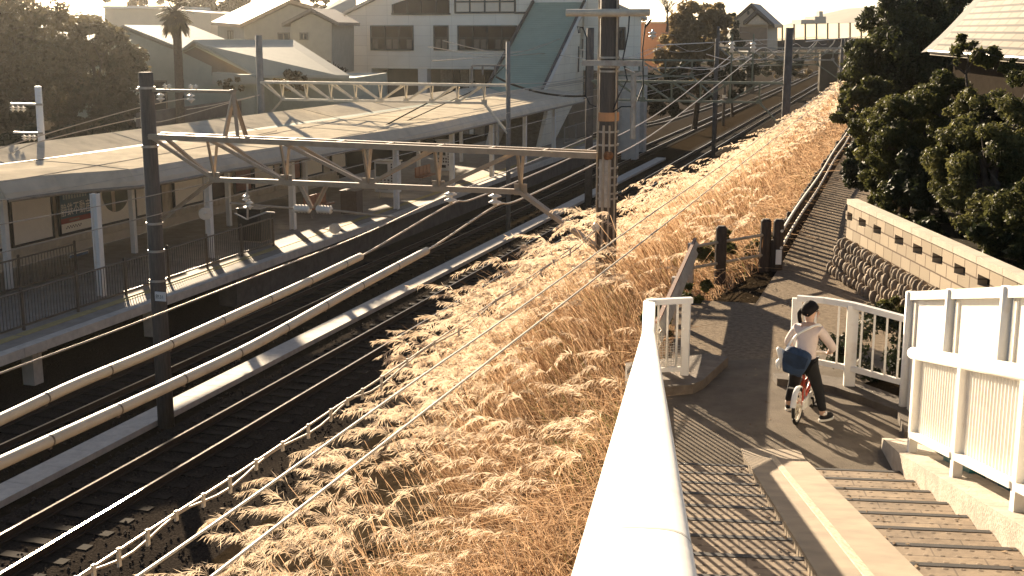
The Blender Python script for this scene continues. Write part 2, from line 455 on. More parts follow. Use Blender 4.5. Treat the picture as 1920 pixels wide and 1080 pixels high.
# railing along the platform edge
def bar_fence(name, label, pts, h, nseg, barsp, m, cat='fence', group=None, bottom=.12, rail_r=.025):
    t = thing(name, label, cat, pts[0], group)
    for a, b in zip(pts, pts[1:]):
        a, b = V(a), V(b); L = (b - a).length; k = max(1, round(L / nseg))
        for i in range(k + 1):
            if i == 0 and a is not pts[0] and (a - V(pts[0])).length > .01: continue
            p = a.lerp(b, i / k); q = MB(); q.bar(p, p + UP * (h + .06), .06, .06, up=D); q.ball(p + UP * (h + .08), .045, .045, .04); part('post', q, m, t)
        q = MB(); q.tube([a + UP * h, b + UP * h], rail_r, 8); part('top_rail', q, m, t)
        q = MB(); q.bar(a + UP * bottom, b + UP * bottom, .03, .05); part('bottom_rail', q, m, t)
        q = MB(); j = int(L / barsp)
        for i in range(1, j): p = a.lerp(b, i / j); q.bar(p + UP * bottom, p + UP * h, .016, .016, up=D)
        part('infill_bars', q, m, t, kind='stuff' if j > 100 else None)
    return t
DARKSTEEL = mat('brown_steel', (.12, .095, .07), .5, .2, 6, metal=.2)
bar_fence('platform_railing', 'brown steel bar railing along the near edge of the platform', [T(-6.35, -16, PZ), T(-6.35, 16.5, PZ)], .98, 2.15, .12, DARKSTEEL)
bar_fence('ramp_railing', 'dark bar railing further back on the platform under the billboards', [T(-9.6, -18, PZ), T(-9.6, 10, PZ)], .95, 2.6, .14, DARKSTEEL)

# platform canopy
FO = sorted((s_of(q_), off_of(q_)) for q_ in [at_z(x, y, -.34) for x, y in ((60, 367), (88, 364), (170, 358), (270, 350), (400, 325), (560, 299), (820, 255), (1030, 205))])
def fo(s): return float(np.interp(s, [a for a, b in FO], [b for a, b in FO]))
def bo(s): return float(np.interp(s, [-8, 3, 20, 56], [-12.7, -12.7, -12.7, -12.0]))
cn = thing('platform_canopy', 'long cream and green canopy roof on white posts over the platform', 'canopy', T(-7.2, 7.6, PZ))
S0, S1 = 5.9, 56
rows = []; 
sl = [S0 + (S1 - S0) * i / 28 for i in range(29)]
roof = MB(); roofb = MB(); fas = MB(); gut = MB()
prof = lambda s: (fo(s), bo(s))
r1, r2, r3, rf = [], [], [], []
for s in sl:
    f, b = prof(s); w = f - b
    rf.append([T(f, s, -.32), T(f - .04, s, -.16), T(f - .28, s, .17)])
    arch = max(0, (s - 40) / 16) * .12
    r1.append([T(f - .28, s, .17), T(f - .3 * w, s, .27 + arch), T(f - .58 * w, s, .33 + arch)])
    r2.append([T(f - .60 * w, s, -.14 + arch), T(f - .68 * w, s, .06 + arch), T(f - .78 * w, s, .20)])
    r3.append([T(f - .78 * w, s, .20), T(b, s, .56)])
for rr, nm, m_ in ((r1, 'front_roof_sheet', ROOFC), (r2, 'valley_sheet', ROOFG), (r3, 'rear_roof_sheet', ROOFC)):
    q = MB(); q.sheet(rr)
    for k_, row in enumerate(rr[2:-2:4]):
        for a_, b_ in zip(row, row[1:]): q.bar(a_ + UP * .006, b_ + UP * .006, .03, .014)
    q.sheet([[p - UP * .05 for p in row] for row in rr]); part(nm, q, m_, cn)
q = MB(); q.prism([T(prof(s)[0] - .64 * (prof(s)[0] - prof(s)[1]), s, -.02) for s in (6.2, 13.8)] + [T(prof(s)[0] - .585 * (prof(s)[0] - prof(s)[1]), s, .32) for s in (13.8, 6.2)], P * .03); part('sun_block_board', q, CREAM, cn)  # unseen board added to stop sun coming through the near roof gap
q = MB(); q.sheet(rf); q.sheet([[p - P * .04 for p in row] for row in rf])
f, b = prof(S0); q.face([T(f, S0, -.32), T(f - .28, S0, .17), T(f - 3.2, S0, .31), T(f - 3.25, S0, .0), T(b, S0, .52), T(b, S0, .2)])
part('fascia', q, mat('fascia_beige', (.55, .46, .33), .55, .12, 1.5, dirt=.3), cn)
q = MB(); q.tube([T(fo(s) + .05, s, -.34) for s in sl], .055, 8); part('gutter', q, mat('gutter_taupe', (.22, .18, .13), .6), cn)
q = MB(); q.sheet([[T(prof(s)[0] - .1, s, -.26), T(.5 * (prof(s)[0] + prof(s)[1]), s, -.08)] for s in sl]); q.sheet([[T(prof(s)[0] - .68 * (prof(s)[0] - prof(s)[1]), s, -.06), T(prof(s)[1], s, .48)] for s in sl]); part('soffit', q, mat('soffit_pale', (.50, .45, .36), .8, .2, 2), cn)
for k, s in enumerate((7.6, 13.8, 20, 26.2, 32.4, 38.6, 44.8, 51)):
    q = MB(); o = (-7.0, -7.2, -7.4)[k] if k < 3 else fo(s) - .6
    for dx in (-.085, .085): q.box(T(o + dx, s, (PZ - .3) / 2), .03, .2, 2.9, P, D)
    q.box(T(o, s, (PZ - .3) / 2), .15, .05, 2.88, P, D); part('column', q, WHITE, cn)
    q = MB(); o = bo(s) + 2.6
    q.box(T(o, s, (PZ - .2) / 2), .16, .16, 2.98, P, D); part('rear_column', q, WHITE, cn)
# older canopy at the near end, with a corrugated fascia
c2 = thing('shed_roof', 'older corrugated lean-to roof joining the near end of the platform canopy', 'roof', T(-9.5, -4, PZ))
q = MB(); sl2 = [-22 + 27.8 * i / 160 for i in range(161)]
q.sheet([[T(-10.2 - .06 * (i % 2), s, -.08), T(-10.2 - .06 * (i % 2), s, .42)] for i, s in enumerate(sl2)]); part('corrugated_fascia', q, CORR, c2)
q = MB(); q.sheet([[T(-10.18, s, .42), T(-11.5, s, .40), T(-14.5, s, .34)] for s in (-22, -12, 5.8)]); q.sheet([[T(-10.18, s, .38), T(-14.5, s, .30)] for s in (-22, -12, 5.8)]); part('roof_sheet', q, ROOFC, c2)
q = MB(); q.tube([T(-10.1, -22, -.12), T(-10.1, 5.8, -.12)], .07, 8); part('gutter', q, mat('gutter_brown', (.16, .13, .10), .6), c2)
for s in (-18, -10, -2.2, 4.6):
    q = MB(); q.box(T(-10.5, s, (PZ - .3) / 2), .14, .14, 2.9, P, D); part('post', q, WHITE, c2)

# ------------------------------------------------------------------ billboard wall at the back of the platform
BO = -12.2
ZBB = at_off(100, 472, BO).z; ZB0 = at_off(60, 452, BO + .1).z
bw = thing('billboard_wall', 'corrugated beige wall on short posts behind the platform, hung with billboards', 'wall', T(BO, 2, PZ))
q = MB(); k = 0; s = -16.0; row = []
while s < 34: row.append([T(BO + (.035 if k % 4 in (1, 2) else 0), s, ZBB + .14), T(BO + (.035 if k % 4 in (1, 2) else 0), s, max(.26 if s < 15.5 else -.5, -.5))]); s += .085; k += 1  # hidden top raised at the near end to keep sun off the platform
q.sheet(row); part('corrugated_panel', q, CORR, bw)
q = MB(); q.box(T(BO + .03, 9, ZBB), .12, 50, .3, P, D); part('bottom_beam', q, mat('beam_beige', (.55, .47, .35), .6, .12, 2), bw)
for s in [-15 + 4.1 * i for i in range(12)]:
    q = MB(); q.bar(T(BO - .08, s, PZ - .02), T(BO - .08, s, -.55), .13, .13, up=D); part('post', q, CREAM, bw)
BOARDW = mat('board_white', (.86, .79, .66), .5, .06, 1.2, dirt=.2, dirt_scale=1)
def board(s0, s1, z0, z1, label, m=BOARDW, parts=None, name='billboard', o=BO + .1):
    t = thing(name, label, 'billboard', T(o, (s0 + s1) / 2, z0), 'billboards on the platform wall')
    q = MB(); q.box(T(o, (s0 + s1) / 2, (z0 + z1) / 2), .05, s1 - s0, z1 - z0, P, D); part('panel', q, m, t)
    q = MB(); f = .07
    for a, b in (((s0 - f, z0 - f / 2), (s1 + f, z0 - f / 2)), ((s0 - f, z1 + f / 2), (s1 + f, z1 + f / 2)), ((s0 - f / 2, z0), (s0 - f / 2, z1)), ((s1 + f / 2, z0), (s1 + f / 2, z1))):
        q.bar(T(o + .02, a[0], a[1]), T(o + .02, b[0], b[1]), f, .09, up=P)
    part('frame', q, DARK, t)
    return t
def bs(px, py): return s_of(at_off(px, py, BO + .1))
S_ = lambda px, py: (bs(px, py), at_off(px, py, BO + .1).z)
s_a, z_a = S_(25, 462); s_b, _ = S_(98, 440)
board(S_(-60, 480)[0], S_(5, 467)[0], ZB0, -.42, 'blank pale billboard cut by the left edge of the view')
board(s_a, s_b, ZB0, -.42, 'large blank cream billboard left of the blue lettered one')
s_c, s_d = S_(113, 434)[0], S_(171, 418)[0]
t = board(s_c, s_d, ZB0, -.42, 'blue, red and white billboard with big white Japanese lettering', mat('board_blue', (.045, .11, .16), .45, .12, 2))
L = s_d - s_c; of = BO + .13
q = MB(); q.box(T(of, (s_c + s_d) / 2, ZB0 + .40), .006, L - .02, .17, P, D); part('red_band', q, mat('board_red', (.28, .05, .035), .5, .15, 3), t)
q = MB(); q.box(T(of, (s_c + s_d) / 2, ZB0 + .16), .006, L - .02, .30, P, D); part('white_band', q, BOARDW, t)
tx = text_mesh('静鉄不動産', .46, T(of + .006, s_c + .05, ZB0 + .60), D * (L * .98 / (5 * .46)), UP, .004); part('lettering', tx, WHITE, t)
q = MB()
for i in range(9): q.box(T(of + .004, s_c + .25 + i * (L - .5) / 8, ZB0 + 1.22), .004, (L - .5) / 14, .22, P, D)
part('upper_lettering_row', q, mat('board_teal_text', (.35, .42, .40), .5), t)
q = MB()
for i in range(12): q.box(T(of + .006, s_c + .3 + i * (L - .9) / 11, ZB0 + .15 + .05 * (i % 2)), .004, (L - .6) / 18, .05, P, D)
for i in range(7): q.box(T(of + .006, s_c + .5 + i * (L - 1.2) / 6, ZB0 + .40), .004, (L - .6) / 16, .06, P, D)
part('small_print', q, mat('print_grey', (.25, .2, .15), .6), t)
s_e, s_f = S_(188, 413)[0], S_(242, 398)[0]
t = board(s_e, s_f, ZB0, -.42, 'white billboard with a large dark green oval emblem split by a pale stripe')
cs = (s_e + s_f) / 2 + .1
q = MB(); q.prism([T(of, cs + .80 * math.cos(a), .5 * (ZB0 - .42) + .70 * math.sin(a)) for a in [2 * math.pi * i / 28 for i in range(28)]], P * .006); part('oval_emblem', q, mat('emblem_green', (.10, .11, .075), .6, .2, 3), t)
q = MB(); q.box(T(of + .008, cs - .18, .5 * (ZB0 - .42)), .006, .2, 1.34, P, D); part('emblem_stripe', q, mat('emblem_tan', (.42, .33, .23), .6), t)
for px0, px1, py, lab, m_ in ((254, 300, 388, 'white billboard partly hidden behind the lattice gantry pole', BOARDW), (326, 380, 372, 'white board right of the near gantry pole on the platform wall', BOARDW),):
    board(S_(px0, py)[0], S_(px1, py - 8)[0], ZB0, -.42, lab, m_)
xs = [(396, 425, 'small dark framed board right of the third white canopy post', mat('board_dark', (.10, .07, .05), .5)), (440, 470, 'reddish brown poster board on the platform wall', mat('board_brownred', (.20, .07, .045), .5, .3, 4)),
      (476, 512, 'small white notice board on the platform wall beside the reddish poster', BOARDW), (528, 562, 'red and cream poster board on the platform wall', mat('board_red2', (.30, .12, .07), .5, .4, 4)), (570, 604, 'pale board with a dark round dot on the platform wall', BOARDW), (622, 648, 'white board near the far end of the platform wall', BOARDW)]
for px0, px1, lab, m_ in xs:
    s0 = s_of(at_off(px0, 345, BO + .1)); s1 = s_of(at_off(px1, 345, BO + .1)); 
    t = board(s0, s1, ZB0, -.62, lab, m_)
    if 'round dot' in lab:
        q = MB(); q.prism([T(of, (s0 + s1) / 2 + .3 * math.cos(a), -1.1 + .3 * math.sin(a)) for a in [2 * math.pi * i / 16 for i in range(16)]], P * .006); part('dot', q, DARK, t)

# standing advertising case on the platform
def adv_case(px, py, w, h, dep, label, dark=False):
    b = at_z(px, py, PZ); o, s = off_of(b), s_of(b)
    t = thing('advertising_case', label, 'sign', b)
    rt = V((.93, -.37, 0)).normalized(); fw = V((-.37, -.93, 0)).normalized()
    q = MB()
    for k in (-1, 1): q.bar(b + rt * (k * w * .4), b + rt * (k * w * .4) + UP * .35, .07, .07, up=D)
    part('leg', q, CREAM, t)
    c = b + UP * (.3 + h / 2)
    q = MB(); q.box(c, w, dep, h, rt, -fw); part('case', q, WHITE, t)
    q = MB(); q.box(c + UP * (h / 2 + .03), w + .12, dep + .1, .06, rt, -fw); part('cap', q, CREAM, t)
    f = c + fw * (dep / 2 + .004)
    q = MB(); q.box(f - rt * (w * .16) + UP * (h * .22), w * .55, .006, h * .42, rt, fw); part('picture', q, mat('poster_dark', (.07, .075, .06), .5, .5, 6), t)
    q = MB(); q.box(f - rt * (w * .12) - UP * (h * .36), w * .5, .006, h * .1, rt, fw); part('caption_bar', q, DARK, t)
    q = MB()
    for col, x in enumerate((.30, .42)):
        for i in range(9): q.box(f + rt * (w * x) + UP * (h * (.42 - .09 * i)), w * .06, .006, h * .055, rt, fw)
    for i in range(4):
        for j in range(2): q.box(f + rt * (w * (-.36 + .17 * i)) - UP * (h * (.10 + .1 * j)), w * .09, .006, h * .06, rt, fw)
    part('lettering_column', q, mat('print_dark', (.05, .035, .03), .6), t)
    return t
adv_case(728, 372, 1.05, 1.35, .5, 'white advertising case with dark picture and columns of lettering on the platform')
adv_case(835, 330, .8, 1.5, .3, 'slimmer white notice case beyond the lettered advertising case')
def cabinet(px, py, w, d, h, label, m=DARK, name='equipment_cabinet'):
    b = at_z(px, py, PZ); t = thing(name, label, 'cabinet', b)
    q = MB(); q.box(b + UP * (h / 2 + .06), w, d, h, P, D); part('body', q, m, t)
    q = MB(); q.box(b + UP * .03, w * .9, d * .9, .06, P, D); part('plinth', q, CONC, t)
    q = MB(); q.box(b + UP * (h + .08), w + .08, d + .08, .04, P, D); part('lid', q, m, t)
    q = MB(); q.box(b + UP * (h / 2 + .06) - D * (d / 2 + .008), w * .82, .012, h * .86, P, D); q.box(b + UP * (h * .55) - D * (d / 2 + .03) + P * (w * .3), .03, .03, .14, P, D); part('door', q, m, t)
cabinet(478, 452, .9, .7, 1.1, 'black equipment cabinet standing on the sunlit part of the platform')
cabinet(660, 402, .7, .6, .9, 'brown litter cabinet near the sunlit end of the platform', mat('cab_brown', (.12, .08, .055), .6))
def bench(px, py, label):
    b = at_z(px, py, PZ); t = thing('platform_bench', label, 'bench', b)
    for k in range(4):
        q = MB(); q.box(b + D * (-.75 + .5 * k) + UP * .42, .42, .42, .05, P, D); q.box(b + D * (-.75 + .5 * k) + UP * .66 - P * .2, .05, .42, .44, P, D); part('seat', q, mat('seat_orange', (.32, .14, .07), .45), t)
    q = MB(); q.bar(b - D * .95 + UP * .36, b + D * .95 + UP * .36, .06, .05); 
    for k in (-.7, .7): q.bar(b + D * k, b + D * k + UP * .36, .05, .05, up=D)
    part('frame', q, GALV, t)
bench(600, 405, 'row of orange moulded seats on the platform'); bench(800, 345, 'second row of moulded seats beyond the advertising case')
# small station name board hung on the near railing side
t = thing('name_plate', 'small white and blue plate on a post below the billboards', 'sign', at_off(148, 492, -11.6) * 1)
q = MB(); c = at_off(148, 484, -11.6); q.box(c, .03, 1.0, .38, P, D); part('panel', q, BOARDW, t)
q = MB(); q.box(c + P * .02 + UP * .1, .01, .95, .13, P, D); part('blue_band', q, mat('plate_blue', (.08, .14, .22), .5), t)
q = MB(); 
for i in range(5): q.box(c + P * .02 - UP * .09 + D * (-.35 + .17 * i), .01, .08, .1, P, D)
part('lettering', q, DARK, t)
for k in (-.4, .4):
    q = MB(); p = c + D * k - P * .03; q.bar(V((p.x, p.y, PZ)), p, .04, .04, up=D); part('post', q, GALV, t)

# round white platform loudspeakers on posts
def horn(px, py, o, label):
    c = at_off(px, py, o); t = thing('loudspeaker', label, 'loudspeaker', c, 'platform loudspeakers')
    ax = (V((0, 0, 0)) - c); ax.z = 0; ax.normalize(); ax = (ax + UP * -.15).normalized()
    q = MB(); q.lathe(c, [(.05, -.22), (.09, -.15), (.17, -.02), (.21, .05), (.20, .06), (.08, .01), (.05, .02), (.04, .05)], 16, ax); part('horn', q, PORC, t, smooth=True)
    q = MB(); q.tube([c - ax * .2, c - ax * .3 - UP * .1], .03, 6); part('bracket', q, GALV, t)
horn(385, 400, -6.4, 'round cream loudspeaker beside the third white canopy post'); horn(628, 428, -5.4, 'round cream loudspeaker over the sunlit platform edge')

print('ZB', ZBB, ZB0)
# ------------------------------------------------------------------ gantries over the tracks
pb = at_z(312, 800, -4.5); SG = s_of(pb); OL = off_of(pb)
top = at_s(276, 138, SG)
g1 = thing('lattice_gantry', 'near lattice gantry on two round concrete poles spanning the tracks', 'gantry', pb, 'railway gantries')
q = MB(); zt = top.z
q.tube([pb, pb + UP * 2, V((pb.x, pb.y, zt))], [.18, .175, .15], 18)
lp = part('pole', q, POLEC, g1, smooth=True)
q = MB(); q.tube([V((pb.x, pb.y, zt)), V((pb.x, pb.y, zt + .03))], [.16, .13], 18); part('pole_cap', q, POLEC, lp)
q = MB()
for z in (zt - .32, .05, 1.7, -.55, -1.2): q.tube([V((pb.x, pb.y, z)), V((pb.x, pb.y, z + .05))], .18, 18)
part('steel_band', q, GALV, lp)
c = at_s(301, 556, SG - .2); q = MB(); q.box(c, .26, .03, .2, P, D); pp = part('number_plate', q, WHITE, g1)
part('lettering', text_mesh('熱31', .105, c - D * .02 - P * .115 - UP * .04, P, UP, .003), DARK, g1)
rx = off_of(at_s(1137, 430, SG)); OR = rx
rb = T(OR, SG, zg(OR) - .3); q = MB(); q.tube([rb, T(OR, SG, 2), T(OR, SG, 7.4)], [.205, .185, .165], 20)
rp = part('pole', q, POLEC, g1, smooth=True)
def Lg(px, py, ds=0): return at_s(px, py, SG) + D * ds
def lattice(t, topl, topr, bots, tops, drop_l, drop_r, cw, dw, SP, m, w2=.22):
    """triangular lattice beam: two top chords, one bottom chord"""
    for ds in (-w2, w2):
        q = MB(); q.angle(topl + D * ds, topr + D * ds, cw, .014); part('top_chord', q, m, t)
    q = MB(); q.angle(bots[0], bots[-1], cw * .9, .014); part('bottom_chord', q, m, t)
    q = MB()
    for b in bots:
        tp = topl.lerp(topr, ((b - topl).dot(P)) / ((topr - topl).dot(P)))
        for ds in (-w2, w2): q.angle(tp + D * ds, b, dw, .01)
    h = len(bots) // 2
    for i, (a, b) in enumerate(zip(bots, bots[1:])):
        ta = topl.lerp(topr, ((a - topl).dot(P)) / ((topr - topl).dot(P))); tb = topl.lerp(topr, ((b - topl).dot(P)) / ((topr - topl).dot(P)))
        for ds in (-w2, w2):
            if i < h: q.angle(ta + D * ds, b, dw, .01)
            else: q.angle(a, tb + D * ds, dw, .01)
    q.angle(topl - D * w2, bots[0], dw, .01); q.angle(topl + D * w2, bots[0], dw, .01)
    for tp in [topl.lerp(topr, k / 9) for k in range(1, 9)]: q.bar(tp - D * w2, tp + D * w2, .05, .02)
    part('lattice_bars', q, m, t)
    q = MB(); q.angle(bots[0], drop_l, dw * 1.1, .012); part('knee_brace', q, m, t)
    q = MB(); q.angle(bots[-1] + D * .06, drop_r + D * .06, dw * 1.15, .012); q.angle(bots[-1] - D * .06, drop_r - D * .06, dw * 1.15, .012); part('knee_brace', q, m, t)
    q = MB()
    for b in bots: q.box(b, .26, .02, .22, P, D)
    part('gusset_plate', q, m, t)
BEAM = mat('gantry_tan', (.36, .28, .19), .5, .14, 5, dirt=.35, dirt_col=(.22, .1, .05), dirt_scale=3)
tl = T(OL + .15, SG, Lg(290, 250).z); tr = T(OR - .15, SG, Lg(1120, 285).z)
zb = .5 * (Lg(405, 325).z + Lg(980, 364).z)
bots = [T(off_of(Lg(x, 340)), SG, zb) for x in (402, 537, 690, 822, 976)]
lattice(g1, tl, tr, bots, None, T(OL + .12, SG, Lg(290, 412).z), T(OR - .15, SG, Lg(1112, 462).z), .105, .062, SG, BEAM)
# A-frame horn and pin-insulator bar on the left half of the beam
q = MB(); hz = Lg(435, 172).z; ho = off_of(Lg(435, 172)); zt1 = tl.z
for dx, ds in ((-.13, -.2), (.2, .2), (.2, -.2)): q.angle(T(ho + dx, SG + ds, zt1), T(ho + .02, SG, hz + .05), .07, .012)
part('horn_frame', q, BEAM, g1)
q = MB(); q.bar(T(OL - .25, SG, hz), T(ho, SG, hz), .06, .06); part('horn_bar', q, BEAM, g1)
def pin_ins(t, p, s=1.0, down=False, n=3):
    k = -1 if down else 1
    pr = [(.02, 0), (.02, .05)]
    z = .05
    for i in range(n): pr += [(.035, z), (.085, z + .02), (.09, z + .035), (.04, z + .06), (.035, z + .075)]; z += .075
    pr += [(.02, z), (.02, z + .03)]
    q = MB(); q.lathe(p, [(r * s, zz * s * k) for r, zz in pr], 12); return part('insulator', q, PORC, t, smooth=True)
for x in (310, 318, 358, 368): pin_ins(g1, T(off_of(Lg(x, 172)), SG, hz + .02), .55, n=2)
for x in (301, 358): pin_ins(g1, T(off_of(Lg(x, 185)), SG, hz - .02), 1.0, True, 2)
# suspension insulators for the two feeder cables
i1 = T(off_of(Lg(845, 372)), SG, zb - .03); i2 = T(off_of(Lg(928, 378)), SG, zb - .03)
for p in (i1, i2):
    q = MB(); q.tube([p, p - UP * .32], .012, 6); part('hanger_rod', q, GALV, g1)
    q = MB(); q.lathe(p - UP * .05, [(.03, 0), (.05, -.03), (.125, -.06), (.13, -.08), (.05, -.10), (.04, -.13), (.05, -.15), (.125, -.18), (.13, -.2), (.05, -.22), (.03, -.26)], 16); part('insulator', q, PORC, g1, smooth=True)
# drop bracket carrying the pull-off arm with its two porcelain cylinders
c = Lg(588, 390); 
q = MB(); q.angle(T(off_of(Lg(563, 350)), SG, zb), c, .07, .012); q.angle(T(off_of(Lg(612, 352)), SG, zb), c, .07, .012); part('drop_bracket', q, BEAM, g1)
q = MB(); q.tube([Lg(432, 381), Lg(556, 391)], .022, 8); q.tube([Lg(612, 393), Lg(742, 408)], .022, 8); part('pull_off_arm', q, BEAM, g1)
for a, b in (((552, 391), (582, 392)), ((594, 392), (622, 394))):
    a, b = Lg(*a), Lg(*b); q = MB(); q.tube([a.lerp(b, i / 10) for i in range(11)], [.06 + .035 * (i % 2) for i in range(11)], 12); part('insulator', q, PORC, g1, smooth=True)
q = MB(); q.tube([Lg(464, 342), Lg(464, 410), Lg(464, 412)], .022, 6); q.tube([Lg(440, 400), Lg(462, 411), Lg(500, 398), Lg(515, 399)], .018, 6); part('dropper_arm', q, GALV, g1)
for x, y in ((461, 362), (468, 374)): pin_ins(g1, Lg(x, y), .9, True, 2)
# fittings of the right pole: cross-arms, bands, conduits, boards
def Rp(px, py, ds=-.24): return at_s(px, py, SG + ds)
for y, x0, x1, th, m_ in ((24, 1062, 1218, .12, CREAM), (118, 1092, 1208, .10, GALV)):
    a, b = Rp(x0, y), Rp(x1, y); b.z = a.z; q = MB()
    if y == 24: q.tube([a, b], th / 2 * 1.1, 12)
    else: q.box((a + b) / 2, (b - a).length, .08, th, (b - a).normalized(), D)
    part('cross_arm', q, m_, g1)
q = MB()
for y in (20, 32, 110, 128, 136, 250, 275, 318, 335, 350, 366, 376): z = Rp(1137, y).z; q.tube([T(OR, SG, z), T(OR, SG, z + .035)], .205, 20)
part('steel_band', q, GALV, rp)
z = Rp(1137, 228).z; q = MB(); q.tube([T(OR, SG, z), T(OR, SG, z + .16)], .207, 20); part('orange_band', q, mat('band_orange', (.50, .25, .11), .6, .1, 5), rp)
q = MB(); z = Rp(1137, 292).z; q.ball(T(OR + .06, SG - .2, z), .10, .08, .09); part('junction_box', q, mat('rust_brown', (.22, .10, .04), .8, .4, 12), rp)
q = MB()
for dx, w in ((-.17, .02), (.17, .02), (-.03, .025), (.08, .02)):
    q.tube([T(OR + dx, SG - .12 - .1 * (abs(dx) < .1), .0), T(OR + dx, SG - .12 - .1 * (abs(dx) < .1), 6.8 if abs(dx) > .1 else 2.4)], w, 8)
part('conduit', q, RAILW, g1)
q = MB(); q.box(T(OR, SG - .19, Rp(1137, 345).z), .22, .05, .9, P, D); part('cable_cover', q, GALV, g1)
q = MB()
for pts in ([(1180, 30), (1178, 60), (1168, 110), (1176, 150), (1160, 180), (1150, 205)], [(1210, 45), (1205, 90), (1206, 160), (1195, 190)], [(1085, 62), (1083, 50), (1093, 52), (1100, 70), (1098, 180), (1106, 195), (1118, 200)], [(1150, 210), (1165, 200), (1190, 200)]):
    q.tube([Rp(x, y, -.3 + .02 * i) for i, (x, y) in enumerate(pts)], .014, 6)
part('cable_loop', q, DARK, g1)
q = MB(); a, b = Rp(1210, 50), Rp(1221, 36); q.tube([a, b], .022, 8); part('cut_out_switch', q, DARK, g1)
pin_ins(g1, Rp(1224, 55), .8, True, 2)
q = MB(); c = Rp(1120, 426, -.1); q.lathe(c, [(.03, -.08), (.09, -.06), (.10, 0), (.09, .06), (.03, .08)], 14, D); part('tension_insulator', q, PORC, g1, smooth=True)
q = MB(); q.angle(Rp(1190, 136), Rp(1172, 128), .07); q.tube([Rp(1188, 138), Rp(1186, 260)], .05, 8); q.angle(Rp(1190, 138), Rp(1205, 133), .06); part('cable_riser', q, GALV, g1)

# second gantry further down the line
def gantry(label, pL, pR, oL, oR, s, zt_beam, zb_beam, ztopL, ztopR, rL, rR, m, nb, left_round=True, mp=POLEC, grp='railway gantries'):
    g = thing('lattice_gantry', label, 'gantry', T(oL, s, -4.5), grp)
    for o, zt_, r_ in ((oL, ztopL, rL), (oR, ztopR, rR)):
        b = T(o, s, zg(o) - .2); q = MB(); q.tube([b, T(o, s, 0), T(o, s, zt_)], [r_, r_ * .96, r_ * .9], 14); part('pole', q, mp, g, smooth=True)
    tl_, tr_ = T(oL + rL * .8, s, zt_beam), T(oR - rR * .8, s, zt_beam)
    bb = [T(oL + (oR - oL) * (k + .9) / (nb + .8), s, zb_beam) for k in range(nb)]
    lattice(g, tl_, tr_, bb, None, T(oL, s, zb_beam - 1.1), T(oR, s, zb_beam - 1.3), .10, .06, s, m)
    return g
S2 = SG + 37.5
s2L = off_of(at_s(1106, 150, S2)); s2R = off_of(at_s(1476, 150, S2))
g2 = gantry('second lattice gantry, green painted beam between two dark poles beyond the station stairs', 0, 0, s2L, s2R, S2, at_s(1290, 152, S2).z, at_s(1290, 188, S2).z, at_s(1106, 52, S2).z, at_s(1476, 52, S2).z, .2, .2, mat('beam_green', (.15, .17, .12), .6, .2, 4), 6, mp=DARKC)
for px in (1372, 1412):
    a = at_s(px, 100, S2); q = MB(); b = V((a.x, a.y, at_s(1290, 152, S2).z)); q.bar(b, a + UP * .9, .07, .07, up=D); part('horn_post', q, mat('beam_green2', (.15, .17, .12), .6), g2)
    q = MB(); q.lathe(a + UP * .55, [(.03, 0), (.14, -.1), (.15, -.14), (.06, -.18), (.14, -.28), (.15, -.32), (.06, -.36), (.14, -.46), (.03, -.52)], 12); part('insulator', q, PORC, g2, smooth=True)
S3 = s_of(at_z(953, 432, -4.5)); o3R = off_of(at_s(953, 250, S3)); o3L = off_of(at_s(488, 150, S3))
g3 = gantry('lattice gantry on a thin grey steel post reaching over the platform canopy', 0, 0, o3L, o3R, S3, at_s(720, 155, S3).z, at_s(720, 188, S3).z, at_s(488, 66, S3).z, at_s(953, 78, S3).z, .17, .105, CREAM, 9, mp=mat('pole_grey', (.20, .19, .17), .7, .2, 4))
q = MB()
for a, b in (((885, 123), (955, 123)), ((885, 123), (885, 160)), ((905, 123), (905, 140)), ((928, 123), (928, 140))): q.bar(at_s(*a, S3), at_s(*b, S3), .07, .07, up=D)
part('horn_frame', q, mat('pole_grey2', (.20, .19, .17), .7), g3)
# third gantry, far off
S4 = SG + 78
g4 = gantry('far pale lattice gantry standing before the road bridge', 0, 0, off_of(at_s(1345, 120, S4)), off_of(at_s(1590, 120, S4)), S4, at_s(1480, 84, S4).z - .2, at_s(1480, 106, S4).z - .2, 4.4, 3.4, .13, .15, mat('beam_grey', (.30, .29, .24), .6, .2, 4), 7, mp=DARKC)
# signal / feeder poles standing alone beside the tracks
def lone_pole(px, py_base, z, py_top, r, label, m=DARKC, arms=(), name='line_pole'):
    b = at_z(px, py_base, z); zt_ = at_y(px, py_top, b.y).z
    t = thing(name, label, 'pole', b - UP * .2)
    q = MB(); q.tube([b - UP * .3, V((b.x, b.y, zt_))], [r, r * .8], 12); part('shaft', q, m, t, smooth=True)
    for z_, w, n in arms:
        q = MB(); c = V((b.x, b.y, z_)); q.bar(c - P * (w * .75), c + P * (w * .25), .07, .08); part('cross_arm', q, GALV, t)
        for k in range(n): pin_ins(t, c - P * (w * (.7 - .14 * k)) - UP * .05, .8, True, 2)
    return t, b
t, b = lone_pole(1356, 235, -4.45, 98, .14, 'dark lone line pole between the tracks with a small white cap plate halfway up'); q = MB(); q.box(at_y(1357, 181, b.y - .2), .3, .05, .28, P, D); part('white_plate', q, WHITE, t)
lone_pole(1574, 165, -1.2, 92, .16, 'slim dark pole in the far grass next to the overhanging bush')
wp = at_off(80, 318, -13.6); s_w = s_of(wp)
t = thing('white_pole', 'leaning-looking white concrete pole with two insulator arms in front of the dark trees at left', 'pole', T(-13.6, s_w, -4))
q = MB(); a = at_s(71, 162, s_w); q.tube([T(-13.6, s_w, -4), V((a.x, a.y, a.z))], [.14, .11], 12); part('shaft', q, WHITE, t, smooth=True)
